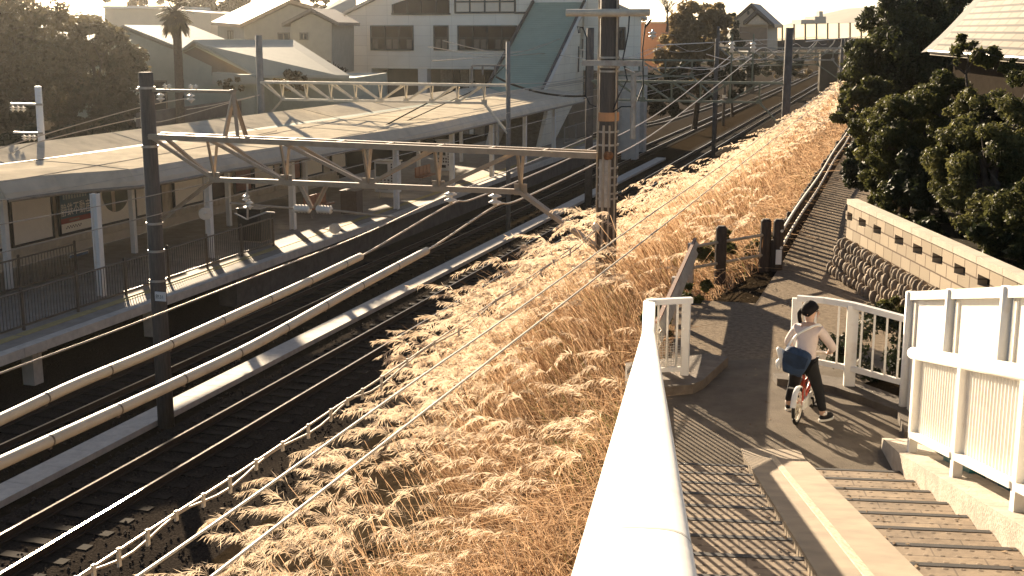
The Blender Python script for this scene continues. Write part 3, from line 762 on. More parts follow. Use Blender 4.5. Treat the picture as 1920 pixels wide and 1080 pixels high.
for y, x0 in ((196, 20), (250, 26)):
    p1 = at_s(x0, y, s_w - .12); p2 = at_s(80, y, s_w - .12); p1.z = p2.z; q = MB(); q.bar(p1, p2, .06, .07); part('cross_arm', q, GALV, t)
    for k in range(3): pin_ins(t, p1.lerp(p2, .05 + .17 * k + (.3 if y == 250 else 0)) - UP * .04, 1.0, True, 2)

# ------------------------------------------------------------------ wires
def smooth_path(pts, n=8):
    out = []
    for i in range(len(pts) - 1):
        p0 = pts[max(i - 1, 0)]; p1, p2 = pts[i], pts[i + 1]; p3 = pts[min(i + 2, len(pts) - 1)]
        for k in range(n):
            t = k / n; out.append(.5 * ((2 * p1) + (p2 - p0) * t + (2 * p0 - 5 * p1 + 4 * p2 - p3) * t * t + (3 * p1 - p0 - 3 * p2 + p3) * t ** 3))
    return out + [pts[-1]]
def wire(label, pts, r=.012, m=WIREM, n=5, group='overhead wires', name='overhead_wire'):
    q = MB(); q.tube(smooth_path(pts, 6), r, n); return solo(name, label, 'wire', q, m, group)
o1, o2 = off_of(i1), off_of(i2)
def feeder(label, o, ip, px, sl_to, rest):
    p = [at_off(x, y, o) for x, y in px]
    d0 = (p[0] - p[1]).normalized(); p = [p[0] + d0 * 6] + p
    end = ip - UP * .32
    t = thing('feeder_cable', label, 'cable', p[0], 'feeder cables under the gantry')
    allp = p + [end] + [at_off(x, y, o) for x, y in rest]
    q = MB(); q.tube(smooth_path(allp, 8), .017, 6); part('conductor', q, WIREM, t)
    sp = smooth_path(p, 10); q = MB(); q.tube(sp, .062, 14); part('sleeve', q, SLEEVE, t, smooth=True)
    q = MB()
    L = 0; last = 0
    for a, b in zip(sp, sp[1:]):
        L += (b - a).length
        if L - last > 1.15:
            last = L; d = (b - a).normalized(); q.tube([a - d * .012, a + d * .012], .0645, 14); q.box(a - UP * .07, .03, .03, .03, P, D)
    part('sleeve_clip', q, mat('clip_brown', (.16, .12, .085), .7), t)
    return t
feeder('upper left feeder cable in a cream protective sleeve slung under the gantry', o1, i1, [(0, 787), (143, 720), (300, 654), (480, 573), (580, 527), (676, 481)], None, [(901, 368), (1087, 288), (1240, 208), (1372, 103)])
feeder('lower right feeder cable in a cream protective sleeve slung under the gantry', o2, i2, [(0, 868), (150, 800), (327, 719), (480, 645), (660, 545), (800, 470)], None, [(975, 374), (1116, 307), (1240, 240), (1412, 106)])
# bundled cable with hangers going to the right pole
pc = [(100, 1113), (175, 1063), (330, 962), (480, 865), (620, 770), (715, 708), (860, 610), (960, 542), (1040, 488), (1116, 432)]
oc = OR - .05
pts = [at_off(x, y, oc) for x, y in pc]; sp = smooth_path(pts, 6)
t = thing('hung_cable', 'messenger wire with a thinner cable hung below it on clips, left edge of the grass', 'cable', pts[0])
q = MB(); q.tube(sp, .011, 6); part('messenger_wire', q, WIREM, t)
q = MB(); low = [p - UP * (.05 + .035 * math.sin(i * .9)) for i, p in enumerate(sp)]; q.tube(low, .011, 6); part('hung_line', q, RAILW, t)
q = MB()
for i in range(2, len(sp) - 1, 2): q.bar(sp[i] + UP * .02, low[i] - UP * .05, .02, .035, up=D)
part('cable_clip', q, CREAM, t)
CABLE = mat('dark_cable', (.012, .012, .012), .95, .1, 5, spec=0)
# two plain wires passing over the grass
OG = OR + 1.25
wire('upper of the two taut wires in front of the pampas grass', [at_off(x, y, OG) for x, y in ((200, 1121), (480, 927), (767, 722), (960, 588), (1150, 452), (1240, 388), (1380, 291), (1466, 229), (1560, 160))], .011, CREAM, 6, 'taut wires over the grass')
wire('lower of the two taut wires in front of the pampas grass', [at_off(x, y, OG) for x, y in ((340, 1126), (480, 1017), (862, 720), (960, 643), (1103, 532), (1307, 373), (1380, 315), (1468, 247), (1565, 168))], .013, CREAM, 6, 'taut wires over the grass')
# contact wires, messengers
for o, k in ((.53, 'near'), (-3.75, 'middle')):
    wire('contact wire over the %s track' % k, [T(o, s, .62) for s in (-25, SG, 40, 90, 150)], .010)
    wire('sagging messenger wire above the contact wire of the %s track' % k, [T(o, s, .98 + .25 * abs(math.sin(s * .08))) for s in (-25, -10, SG, 25, 45, 70, 95, 130)], .010)
wire('thin wire crossing just in front of the platform edge', [at_off(x, y, 5.0) for x, y in ((-60, 724), (0, 700), (240, 611), (480, 518), (680, 440), (838, 367), (960, 318), (1110, 255))], .013)
for i, px in enumerate(([(0, 278), (130, 238), (264, 201), (340, 186), (352, 186)], [(20, 287), (87, 262), (264, 221), (300, 228), (430, 193), (486, 178)], [(60, 335), (272, 298), (400, 272), (520, 245)], [(350, 205), (400, 197), (486, 178)])):
    wire(['upper wire passing behind the near gantry pole before the trees', 'second wire passing behind the near gantry pole before the trees', 'wire crossing low above the canopy roof at left', 'short slack wire between the near gantry horn and the thin gantry pole'][i], [at_off(x, y, -9 if i < 2 else -8.6) for x, y in px], .016)
wire('dark slack wire rising across the bright canopy roof', [at_off(x, y, -6.6) for x, y in ((660, 268), (700, 247), (760, 215), (820, 184), (890, 152))], .03, CABLE)
wire('second dark slack wire rising across the bright canopy roof', [at_off(x, y, -6.6) for x, y in ((690, 258), (760, 228), (830, 196), (905, 160), (952, 118))], .024, CABLE)
wire('dark cable from the canopy to the stair foot', [at_s(x, y, 50) for x, y in ((930, 144), (960, 158), (1010, 173), (1060, 180), (1100, 180))], .06, CABLE)
for i, px in enumerate(([(1248, 42), (1290, 60), (1340, 69), (1372, 56), (1400, 66)], [(1240, 62), (1300, 72), (1350, 73), (1392, 60), (1420, 68)], [(1200, 175), (1300, 150), (1400, 128), (1470, 118), (1560, 110)], [(1200, 150), (1330, 132), (1420, 118), (1590, 96)], [(1205, 128), (1330, 126), (1470, 122)])):
    wire(['sagging wire in front of the brown tree', 'second sagging wire below the first in front of the brown tree', 'far wire over the left tracks', 'far wire running to the road bridge', 'level far wire at the height of the green gantry'][i], [at_off(x, y, -5 + i) for x, y in px], .03)
for i, (a, b, z0, z1) in enumerate(((-9.0, -9.0, 2.6, 2.6), (-6.2, -6.2, .9, .9), (-7.2, -7.2, .65, .65), (2.6, 2.6, 3.4, 3.0), (9.6, 9.6, 3.6, 3.2))):
    wire(('high wire left of the far tracks', 'messenger wire over the far curving track', 'contact wire over the far curving track', 'high wire strung to the dark far pole', 'high wire above the far grass')[i], [T(a + (b - a) * k / 6, S2 + 36 * k, z0 + (z1 - z0) * k / 6 - .5 * math.sin(math.pi * (k % 2))) for k in range(5)], .03)

BEAMG = MATS['beam_green']
gantry('green lattice gantry between the second gantry and the road bridge', 0, 0, -5.4, 2.7, S2 + 19, 2.3, 1.3, 3.9, 3.6, .15, .13, BEAMG, 4, mp=DARKC)
gantry('slim dark lattice gantry just in front of the far pale gantry', 0, 0, -8.6, 8.6, S2 + 52, 2.2, 1.2, 4.2, 3.4, .15, .14, BEAMG, 7, mp=DARKC)
for i, (o, z, sag) in enumerate(((-9.2, 3.3, .7), (-8.4, 3.6, .9), (-5.4, 1.5, .4), (-2.2, 2.9, .5), (-1.2, 3.2, .8), (3.6, 2.4, .5), (5.0, 3.0, .6))):
    wire(('leftmost high far wire beyond the second gantry', 'sagging high far wire beside the leftmost one', 'low straight far wire over the middle track', 'high far wire just left of the near rails line', 'deeply sagging far wire just left of the near rails line', 'low far wire right of the near rails line', 'rightmost far wire before the dark pole')[i], [T(o, S2 + 8 * k, z - sag * math.sin(math.pi * k / 3) ** 2) for k in range(12)], .022)
# ------------------------------------------------------------------ station building over the tracks
SF = 66.0                                   # facade plane
def F(px, py, ds=0): p = at_s(px, py, SF); return p + D * ds
sb = thing('station_building', 'cream tiled station building with dark windows and a gable front', 'building', T(-14, SF, -4))
zE = F(640, 34).z; oA, oB = off_of(F(637, 60)), off_of(F(1202, 60)); oM = (oA + oB) / 2; zR = zE + .43 * (oM - oA); zBt = F(900, 130).z
q = MB(); q.prism([T(oA, SF, zBt), T(oB, SF, zBt), T(oB, SF, zE), T(oM, SF, zR), T(oA, SF, zE)], V((1.3, 15, 0))); part('upper_walls', q, FACADE, sb)
q = MB()
for a, b in (((oA - .5, zE - .2), (oM, zR + .12)), ((oM, zR + .12), (oB + .5, zE - .2))):
    a0, b0 = T(a[0], SF - .4, a[1]), T(b[0], SF - .4, b[1]); q.prism([a0, b0, b0 + UP * .22, a0 + UP * .22], V((1.4, 16, 0)))
part('roof', q, mat('pale_roof', (.50, .46, .38), .5, .1, 1), sb)
# ground-floor walls and recesses
q = MB(); oX = off_of(F(697, 150)); oY = off_of(F(783, 150)); oZ = off_of(F(800, 150)); oW = off_of(F(905, 150))
q.prism([T(oA, SF, -4), T(oX, SF, -4), T(oX, SF, zBt - .003), T(oA, SF, zBt - .003)], D * 15); part('left_base_wall', q, FACADE, sb)
q = MB(); q.prism([T(oX, SF + 3, -4), T(oB - 6, SF + 3, -4), T(oB - 6, SF + 3, zBt - .003), T(oX, SF + 3, zBt - .003)], D * 12); part('recessed_wall', q, mat('recess_grey', (.22, .20, .16), .8, .15, 1), sb)
q = MB(); q.prism([T(oY, SF + .1, -4), T(oZ, SF + .1, -4), T(oZ, SF + .1, zBt - .004), T(oY, SF + .1, zBt - .004)], D * .8); part('pillar', q, WHITE, sb)
for x0, x1, m_ in ((800, 822, CURT), (824, 838, DARK), (839, 852, CURT), (855, 862, WHITE), (866, 884, mat('panel_tan', (.34, .26, .18), .7)), (886, 906, DARK)):
    q = MB(); a, b = off_of(F(x0, 150)), off_of(F(x1, 150)); q.box(T((a + b) / 2, SF + 2.95, -1.2), abs(b - a), .1, 5.3, P, D); part('ground_floor_panel', q, m_, sb)
def win(px0, py0, px1, py1, nx, ny, parent, lower=None, m_frame=TRIM, Pt=F, label=None, curt=True, shape=None):
    a, b = Pt(px0, py1), Pt(px1, py0); o0, o1, z0, z1 = off_of(a), off_of(b), a.z, b.z
    s = SF - .03
    f = MB()
    for i in range(nx + 1): o = o0 + (o1 - o0) * i / nx; f.box(T(o, s, (z0 + z1) / 2), .11, .14, z1 - z0 + .1, P, D)
    for j in range(ny + 1): z = z0 + (z1 - z0) * j / ny; f.box(T((o0 + o1) / 2, s + .004, z), o1 - o0, .12, .11, P, D)
    fr = part('window', f, m_frame, parent, label)
    g = MB(); g.box(T((o0 + o1) / 2, s + .02, (z0 + z1) / 2), o1 - o0 - .02, .02, z1 - z0 - .02, P, D); part('pane', g, GLASS, fr)
    if lower:
        c = MB()
        for i in range(nx):
            for k in range(2):
                if (i * 2 + k) % 3 == 1 and nx > 2: continue
                oo = o0 + (o1 - o0) * (i + .27 + .46 * k) / nx; c.box(T(oo, s + .005, z0 + (z1 - z0) * .24), (o1 - o0) / nx * .36, .012, (z1 - z0) * .40, P, D)
        part('curtain', c, lower, fr)
    return fr
CURT2 = mat('curtain_pale', (.16, .14, .11), .9, .3, 3)
win(697, 49, 774, 93, 3, 2, sb, CURT2); win(815, 49, 840, 93, 1, 2, sb, CURT2); win(860, 49, 969, 93, 4, 2, sb, CURT2)
win(854, -18, 966, 24, 4, 2, sb, None)
g = MB(); a = F(856, 22); b = F(964, -18); g.box(T((off_of(a) + off_of(b)) / 2, SF - .045, (a.z + b.z) / 2), off_of(b) - off_of(a), .02, b.z - a.z, P, D); part('blind', g, mat('blind_cream', (.70, .62, .48), .8, .05, 3), sb)
pts = [F(737, 25), F(843, 25), F(843, -25), F(800, -14), F(737, 8)]
g = MB(); g.prism([p - D * .05 for p in pts], D * .04); fr = part('gable_window', g, GLASS, sb)
g = MB()
for x, y in ((764, 2), (790, -9), (818, -20)): g.bar(F(x, 25, -.08), F(x, y, -.08), .1, .06, up=D)
g.bar(F(735, 26, -.08), F(845, 26, -.08), .12, .12); g.bar(F(737, 26, -.08), F(737, 8, -.08), .12, .06, up=D); part('frame', g, TRIM, fr)
win(1160, 52, 1172, 92, 2, 2, sb, None)
q = MB(); q.box(T(off_of(F(985, 20)), SF - .05, F(985, 24).z), 1.6, .05, .14, P, D); part('ledge', q, TRIM, sb)
# piers carrying the right wing over the tracks
for px in (1168, 1192):
    q = MB(); q.box(T(off_of(F(px, 150)), SF + 1, -1.5), 1.1, 1.0, 6.2, P, D); part('pier', q, CONCL, sb)
# stair hall: sloping green roof coming down on the platform
S5, S6 = 55.0, SF - .05
lo_r = at_s(1013, 178, S5); lo_l = at_s(910, 180, S5); hi_r = at_s(1104, 4, S6); hi_l = at_s(1034, 3, S6)
oR_ = off_of(lo_r); oL_ = off_of(lo_l); zlo = lo_r.z; zhi = hi_r.z
sh = thing('stair_hall', 'sloping stair hall with a ribbed green roof and cream tiled side wall', 'building', T((oR_ + oL_) / 2, S5, PZ))
q = MB(); rows = []; nr = 88
for i in range(nr + 1):
    t_ = i / nr; z = zlo + (zhi - zlo) * t_ + (.05 if i % 2 else 0); s = S5 + (S6 - S5) * t_
    rows.append([T(oL_, s, z), T(oR_, s, z)])
q.sheet(rows); q.sheet([[p - UP * .12 for p in r_] for r_ in rows]); part('roof', q, STAIRG, sh)
q = MB()
for o in (oL_ - .06, oR_ + .06): q.bar(T(o, S5 - .1, zlo + .02), T(o, S6, zhi + .02), .16, .34)
part('verge_trim', q, TRIM, sh)
q = MB()
for o in (oL_ - .17, oR_ + .17): q.bar(T(o, S5 - .1, zlo - .06), T(o, S6, zhi - .06), .06, .30)
part('white_verge', q, WHITE, sh)
SIDE = tile_mat('side_tiles', (.90, .82, .66), (.66, .58, .45), 1.5, .62, D, .5, .012, .03, 0)
A_ = lambda x, y: at_off(x, y, oR_)
poly = [A_(1013, 181), A_(1104, 8), T(oR_, S6, A_(1104, 8).z), T(oR_, S6, A_(1112, 184).z), A_(1112, 184), A_(1090, 190), A_(1074, 196), A_(1034, 276), A_(1012, 276), A_(1028, 206)]
for side, o in (('right_wall', oR_), ('left_wall', oL_)):
    q = MB(); q.prism([p - P * (oR_ - o) for p in poly], P * (-.25 if o == oR_ else .25)); part(side, q, SIDE, sh)
q = MB()
for x, y0, y1 in ((1084.5, 87, 135), (1092, 73, 110), (1087, 52, 62)):
    p0, p1 = A_(x, y1), A_(x, y0); q.box((p0 + p1) / 2 + P * .01, .04, .24, p1.z - p0.z, P, D)
part('slit_window', q, DARK, sh)
q = MB(); q.box(T((oR_ + oL_) / 2, S5 - .2, zlo - .35), oR_ - oL_ + .4, .3, .5, P, D); part('front_fascia', q, CREAM, sh)
q = MB(); q.sheet([[T(oL_ + .1, S5 + 2.2, PZ), T(oR_ - .3, S5 + 2.2, PZ)], [T(oL_ + .1, S6, zhi - 3), T(oR_ - .3, S6, zhi - 3)]]); part('stair_flight', q, CONC, sh)
bar_fence('stair_side_railing', 'small grey panel railing beside the foot of the station stairs', [at_z(1058, 272, PZ), at_z(1100, 258, PZ)], 1.1, 3, .3, mat('rail_grey', (.25, .25, .23), .5), group=None)
q = MB(); a = at_s(1182, 262, SF - 5); q.box(V((a.x, a.y, -1.6)), 1.0, 1.0, 5.6, P, D); solo('lift_shaft', 'pale grey block standing behind the right pole beside the far track', 'shaft', q, mat('shaft_grey', (.55, .51, .43), .7, .12, 2))

# ------------------------------------------------------------------ houses
def wall_poly(px, Y): return [at_y(x, y, Y) for x, y in px]
GREENW = mat('pale_green_render', (.40, .40, .31), .8, .08, 1.5, dirt=.25)
HOUSEW = mat('house_wall_beige', (.42, .36, .27), .8, .08, 2)
PALER = mat('pale_metal_roof', (.46, .43, .33), .6, .06, 1, spec=.08)
TANR = mat('tan_tile_roof', (.48, .33, .19), .7, .12, 4)
BROWNW = mat('brown_gable', (.22, .17, .12), .8, .1, 2)
def ground_y(z=-3.75): return z
def house_window(px0, py0, px1, py1, Y, parent, n=2, m_=DARK):
    a, b = at_y(px0, py1, Y - .06), at_y(px1, py0, Y - .06); q = MB()
    for i in range(n + 1): x = a.x + (b.x - a.x) * i / n; q.box(V((x, a.y, (a.z + b.z) / 2)), .08, .1, b.z - a.z)
    for z in (a.z, b.z): q.box(V(((a.x + b.x) / 2, a.y + .003, z)), b.x - a.x + .1, .1, .08)
    f = part('window', q, mat('sash_grey', (.20, .17, .13), .6), parent)
    q = MB(); q.box(V(((a.x + b.x) / 2, a.y + .03, (a.z + b.z) / 2)), b.x - a.x, .02, b.z - a.z); part('pane', q, m_, f)
# pale green shed behind the palm
h = thing('green_shed', 'pale green rendered shed with a long sloping roofline behind the palm tree', 'building', at_y(290, 300, 70) * 1)
pl_ = wall_poly([(120, 260), (402, 260), (402, 122), (335, 97), (232, 55), (120, 100)], 70); q = MB(); q.prism(pl_, (1.2, 9, 0)); part('walls', q, GREENW, h)
q = MB(); a, b, c = at_y(112, 104, 69.8), at_y(232, 52, 69.8), at_y(410, 123, 69.8); 
for u, v in ((a, b), (b, c)): q.prism([u, v, v + UP * .15, u + UP * .15], (1.3, 9.6, 0))
part('roof', q, mat('shed_roof_grey', (.30, .28, .22), .6), h)
house_window(289, 152, 311, 214, 70, h, 1); house_window(346, 150, 383, 214, 70, h, 2)
# warehouse with the big pale roof
h = thing('warehouse', 'low warehouse with a brown gable end and a broad pale roof', 'building', at_y(420, 250, 66))
q = MB(); q.prism(wall_poly([(345, 250), (478, 250), (478, 150), (478, 142), (366, 84), (345, 97)], 66), (.4, 3, 0)); q.prism([p + V((.3, 3.0, 0)) for p in wall_poly([(470, 250), (640, 250), (640, 150), (470, 150)], 66)], (1, 8, 0)); part('walls', q, GREENW, h)
q = MB(); q.prism([p - V((0, .03, 0)) for p in wall_poly([(397, 142), (476, 142), (366, 88), (345, 99), (345, 99.5), (397, 124)], 66)], (0, .02, 0)); part('gable_shade_panel', q, BROWNW, h)  # brown gable face, with shade under the roof overhang put into its colour
pk, ev = at_y(363, 80, 65.6), at_y(482, 146, 65.6); pk2, ev2 = at_y(550, 79, 73), at_y(655, 146, 66.5)
q = MB(); q.hexa([ev, ev2, pk2, pk, ev + UP * .14, ev2 + UP * .14, pk2 + UP * .14, pk + UP * .14]); part('roof', q, PALER, h)
q = MB(); a, b = at_y(335, 101, 65.6), pk; q.hexa([a, b, b + V((1, 8, 0)), a + V((1, 8, 0)), a + UP * .14, b + UP * .14, b + V((1, 8, .14)), a + V((1, 8, .14))]); part('side_roof', q, PALER, h)
q = MB(); q.prism(wall_poly([(398, 158), (480, 158), (476, 142), (398, 136)], 64.5), (0, 1.3, 0)); part('awning', q, PALER, h)
# big white block far behind
h = thing('white_block', 'wide flat roofed white building far behind the palm tree', 'building', at_y(295, 120, 118))
q = MB(); q.prism(wall_poly([(196, 130), (395, 130), (395, 24), (300, 16), (196, 16)], 118), (3, 14, 0)); part('walls', q, mat('block_white', (.60, .52, .38), .8, .06, 1), h)
q = MB(); q.prism(wall_poly([(192, 16), (304, 16), (304, 11), (192, 11)], 117.7), (3, 14.6, 0)); part('parapet', q, WHITE, h)
house_window(285, 50, 300, 64, 118, h, 1)
# two-gabled house
h = thing('gabled_house', 'beige house with a tan tiled roof and two stepped gables', 'house', at_y(520, 130, 90))
ext = at_y(487, 6, 100) - at_y(545, 6, 90)
g1_ = wall_poly([(458, 150), (632, 150), (632, 34), (545, 9), (458, 49)], 90); q = MB(); q.prism(g1_, ext); part('main_walls', q, HOUSEW, h)
q = MB(); a, b, c = at_y(450, 52, 89.6), at_y(545, 6, 89.6), at_y(648, 36, 89.6)
for u, v in ((a, b), (b, c)): q.prism([u, v, v + UP * .25, u + UP * .25], ext * 1.12)
part('roof', q, TANR, h)
g2_ = wall_poly([(545, 140), (622, 140), (622, 44), (583, 25), (545, 44)], 84); q = MB(); q.prism(g2_, (.6, 7, 0)); part('front_gable', q, HOUSEW, h)
q = MB(); a, b, c = at_y(528, 50, 83.6), at_y(583, 21, 83.6), at_y(634, 48, 83.6)
for u, v in ((a, b), (b, c)): q.prism([u, v, v + UP * .22, u + UP * .22], (.6, 7, 0))
part('gable_roof', q, mat('roof_grey_brown', (.22, .18, .14), .7, .15, 4), h)
house_window(563, 62, 576, 74, 84, h, 2); house_window(522, 62, 542, 79, 89, h, 2); house_window(428, 58, 447, 74, 94, h, 4, CURT)
q = MB(); q.prism(wall_poly([(408, 100), (470, 100), (470, 50), (408, 50)], 95), (0, 6, 0)); part('side_wing', q, HOUSEW, h)
# small roofs and things between
h = thing('cottage', 'small cottage with a bright pale roof between the gabled house and the station', 'house', at_y(620, 110, 98))
q = MB(); q.prism(wall_poly([(588, 120), (660, 120), (660, 36), (588, 34)], 98), (0, 6, 0)); part('walls', q, HOUSEW, h)
q = MB(); q.hexa([at_y(582, 36, 97.5), at_y(668, 38, 97.5), at_y(668, -4, 102), at_y(640, 0, 102), at_y(582, 33, 97.5), at_y(668, 34, 97.5), at_y(668, -8, 102), at_y(640, -4, 102)]); part('roof', q, PALER, h)
# street wall behind the platform, seen over the canopy
q = MB(); q.prism([at_off(262, 245, -19), at_off(560, 196, -19), at_off(560, 172, -19), at_off(262, 212, -19)], P * -.2); solo('boundary_wall', 'dark boundary wall along the street behind the canopy', 'wall', q, mat('wall_brown', (.16, .13, .10), .85, .2, 2))
q = MB(); q.prism([at_off(560, 215, -22), at_off(700, 200, -22), at_off(700, 152, -22), at_off(560, 158, -22)], P * -.2); solo('street_fence', 'grey corrugated street fence left of the station building', 'fence', q, mat('fence_grey', (.24, .23, .2), .7, .15, 3))
# parked white car seen through the far gantry
def car(px, py, Y, label):
    b = at_y(px, py, Y); t = thing('parked_car', label, 'car', b); ax = V((.97, -.2, 0)).normalized(); ay = V((.2, .97, 0))
    pr = [(-2.0, .35), (2.0, .35), (2.05, .75), (1.6, .95), (1.0, 1.0), (.55, 1.42), (-1.1, 1.45), (-1.75, 1.0), (-2.05, .95)]
    q = MB(); q.prism([b + ax * x + UP * z - ay * .8 for x, z in pr], ay * 1.6); part('body', q, mat('car_white', (.75, .70, .60), .25, .03, 2, coat=.6), t)
    q = MB(); q.prism([b + ax * x + UP * z - ay * .815 for x, z in ((-1.5, 1.0), (.9, 1.02), (.5, 1.36), (-1.05, 1.38))], ay * 1.63); part('side_window', q, GLASS, t)
    for x in (-1.3, 1.3):
        for k in (-.8, .8): q = MB(); q.lathe(b + ax * x + UP * .32 + ay * k, [(.32, -.1), (.34, 0), (.32, .1)], 14, ay); part('wheel', q, BLACK, t)
car(632, 183, 78, 'white parked car half hidden behind the thin gantry near the bare trees')

# right-hand side far things
h = thing('salmon_building', 'flat salmon pink building right of the station', 'building', at_y(1225, 120, 112))
q = MB(); q.prism(wall_poly([(1196, 130), (1250, 130), (1250, 44), (1196, 44)], 112), (2, 10, 0)); part('walls', q, mat('salmon_render', (.42, .22, .14), .8, .06, 1), h)
q = MB(); q.prism(wall_poly([(1194, 44), (1252, 44), (1252, 41), (1194, 41)], 111.8), (2, 10.4, 0)); part('parapet', q, mat('salmon_edge', (.38, .30, .22), .8), h)
h = thing('dark_gable_house', 'half timbered looking house with dark roof edges behind the road bridge', 'house', at_y(1410, 70, 150))
q = MB(); q.prism(wall_poly([(1378, 95), (1440, 95), (1440, 46), (1408, 15), (1378, 40)], 150), (3, 9, 0)); part('walls', q, mat('house_cream', (.5, .44, .33), .8, .05, 1), h)
q = MB()
for a, b in (((1370, 46), (1408, 12)), ((1408, 12), (1452, 52))):
    a, b = at_y(*a, 149.5), at_y(*b, 149.5); q.prism([a, b, b + UP * .4, a + UP * .4], (3, 9.8, 0))
part('roof', q, DARK, h)
q = MB(); a, b, c = at_y(1396, 46, 148), at_y(1420, 24, 148), at_y(1446, 46, 148)
for u, v in ((a, b), (b, c)): q.prism([u, v, v + UP * .35, u + UP * .35], (.2, 2.2, 0))
part('porch_roof', q, DARK, h)
q = MB(); q.prism(wall_poly([(1400, 46), (1442, 46), (1420, 28)], 148.4), (0, 1.5, 0)); part('porch_gable', q, mat('house_cream2', (.5, .44, .33), .8), h)
q = MB(); q.prism([at_y(1403 + 2.6 * math.cos(a), 24 + 4 * math.sin(a), 149.9) for a in [k * math.pi / 5 for k in range(10)]], (0, .05, 0)); part('round_window', q, DARK, h)
q = MB(); q.prism(wall_poly([(1388, 95), (1438, 95), (1438, 52), (1388, 50)], 149.4), (0, .5, 0)); part('timber_band', q, BROWNW, h)
# road bridge with noise panels
YB = 172
br = thing('road_bridge', 'road bridge with pale noise panels on a dark girder crossing the tracks', 'bridge', at_y(1500, 110, YB))
xs = [1405, 1424, 1445, 1467, 1489, 1510, 1531, 1552, 1573, 1594, 1615, 1640, 1670, 1700]
tp = lambda x: np.interp(x, [1405, 1440, 1500, 1610, 1700], [54, 49, 45.5, 43, 43]); bt = lambda x: np.interp(x, [1405, 1480, 1610, 1700], [81, 75, 72, 72])
PANEL = mat('noise_panel', (.88, .83, .72), .5, .03, 1, transl=.7)
Yx = lambda x: YB + (1405 - x) * .03
for a, b in zip(xs, xs[1:]):
    q = MB(); q.prism([at_y(a + .8, bt(a), Yx(a)), at_y(b - .8, bt(b), Yx(b)), at_y(b - .8, tp(b), Yx(b)), at_y(a + .8, tp(a), Yx(a))], (0, .06, 0)); part('noise_panel', q, PANEL, br)
    q = MB(); q.bar(at_y(a, bt(a) + 6, Yx(a) - .1), at_y(a, tp(a) - 1, Yx(a) - .1), .2, .2, up=D); part('post', q, mat('bridge_post', (.10, .08, .06), .7), br)
q = MB(); q.prism([at_y(1405, 98, YB), at_y(1480, 93, Yx(1480)), at_y(1610, 91, Yx(1610)), at_y(1700, 91, Yx(1700)), at_y(1700, 71.5, Yx(1700)), at_y(1610, 71.5, Yx(1610)), at_y(1480, 74.5, Yx(1480)), at_y(1405, 80.5, YB)], (0, 9, 0)); part('girder', q, mat('girder_dark', (.035, .035, .035), .7), br)
q = MB()
for x in (1562, 1580, 1597, 1530): q.tube([at_y(x + 4, 73, Yx(x) - .4), at_y(x, 82, Yx(x) - .9), at_y(x - 16, 98, Yx(x) - 1.2)], .09, 6)
part('drain_pipe', q, CREAM, br)
for x in (1408, 1546, 1562, 1680):
    q = MB(); b = at_y(x, 96, YB + 3); q.box(V((b.x, b.y, (b.z - 4.5) / 2)), 1.2, 1, b.z + 4.5); part('pier', q, mat('pier_dark', (.10, .085, .065), .9, .2, 1, spec=.05), br)
# tower block on the skyline and hills
h = thing('distant_block', 'tiny grey block of flats on the skyline above the road bridge', 'building', at_y(1522, 60, 420))
q = MB(); q.prism(wall_poly([(1502, 70), (1528, 70), (1528, 37), (1502, 37)], 420), (0, 14, 0)); part('wing', q, mat('far_grey', (.40, .37, .31), .9), h)
q = MB(); q.prism(wall_poly([(1528, 70), (1549, 70), (1549, 31), (1528, 31)], 419), (0, 14, 0)); part('tower', q, mat('far_grey2', (.32, .29, .24), .9), h)
q = MB(); q.prism(wall_poly([(1536, 31), (1543, 31), (1543, 21), (1536, 21)], 420), (0, 4, 0)); part('rooftop_tank', q, mat('far_grey3', (.40, .37, .31), .9), h)
HILL = mat('hill_haze_green', (.20, .19, .14), .95, .15, .02)
rows = []
for k, (Y, f) in enumerate(((700, 0), (820, .75), (980, 1), (1150, .5))):
    rows.append([])
    for x in range(-700, 2700, 60):
        hgt = max(0, 12 + 22 * math.sin(x * .0031 + .4) + 14 * math.sin(x * .011 + 2) + 26 * (x > 1350) * min(1, (x - 1350) / 260))
        p = at_y(x, 55, 900); rows[-1].append(V((p.x, Y, -5 + (9 + hgt * .45) * f)))
q = MB(); q.sheet(rows); struct('hills', q, HILL, smooth=True)
# right-hand house behind the bushes
h = thing('slate_house', 'house with a pale flared slate roof showing over the bushes at right', 'house', at_y(1860, 400, 31))
YH = 36; rk = [at_y(x, y, YH) for x, y in ((1743, 96), (1768, 74), (1792, 51), (1815, 27), (1840, 0), (1862, -26), (1882, -52), (1925, -110))]
run = V((-.9, -8.3, 0)) * 2.2; e1 = rk[0]; e2 = e1 + run
rows = [[q_ + run * (k / 8) for k in range(9)] for q_ in smooth_path(rk, 3)]
ROOFS = MATS.get('slates') or tile_mat('slates', (.20, .172, .13), (.03, .025, .018), .9, .17, (.1, 1, 0), .6, .028, .16)
q = MB(); q.sheet(rows); q.sheet([[p - UP * .1 for p in r_] for r_ in rows]); part('roof', q, ROOFS, h)
q = MB(); q.sheet([[r_[0], r_[0] + V((.05, .9, -.05))] for r_ in rows]); part('verge', q, mat('verge_dark', (.06, .05, .04), .8), h)
q = MB(); q.tube([e1, e2], .06, 8); part('eaves_gutter', q, mat('gutter_dark', (.03, .03, .03), .5), h)
q = MB(); q.prism([V((e1.x + .6, e1.y - .3, 0)), V((e2.x + .6, e2.y, 0)), V((e2.x + 7, e2.y, 0)), V((e1.x + 7, e1.y - .3, 0))], (0, 0, e1.z - .1)); part('walls', q, mat('house_dark_wall', (.03, .025, .02), .9, spec=0), h)
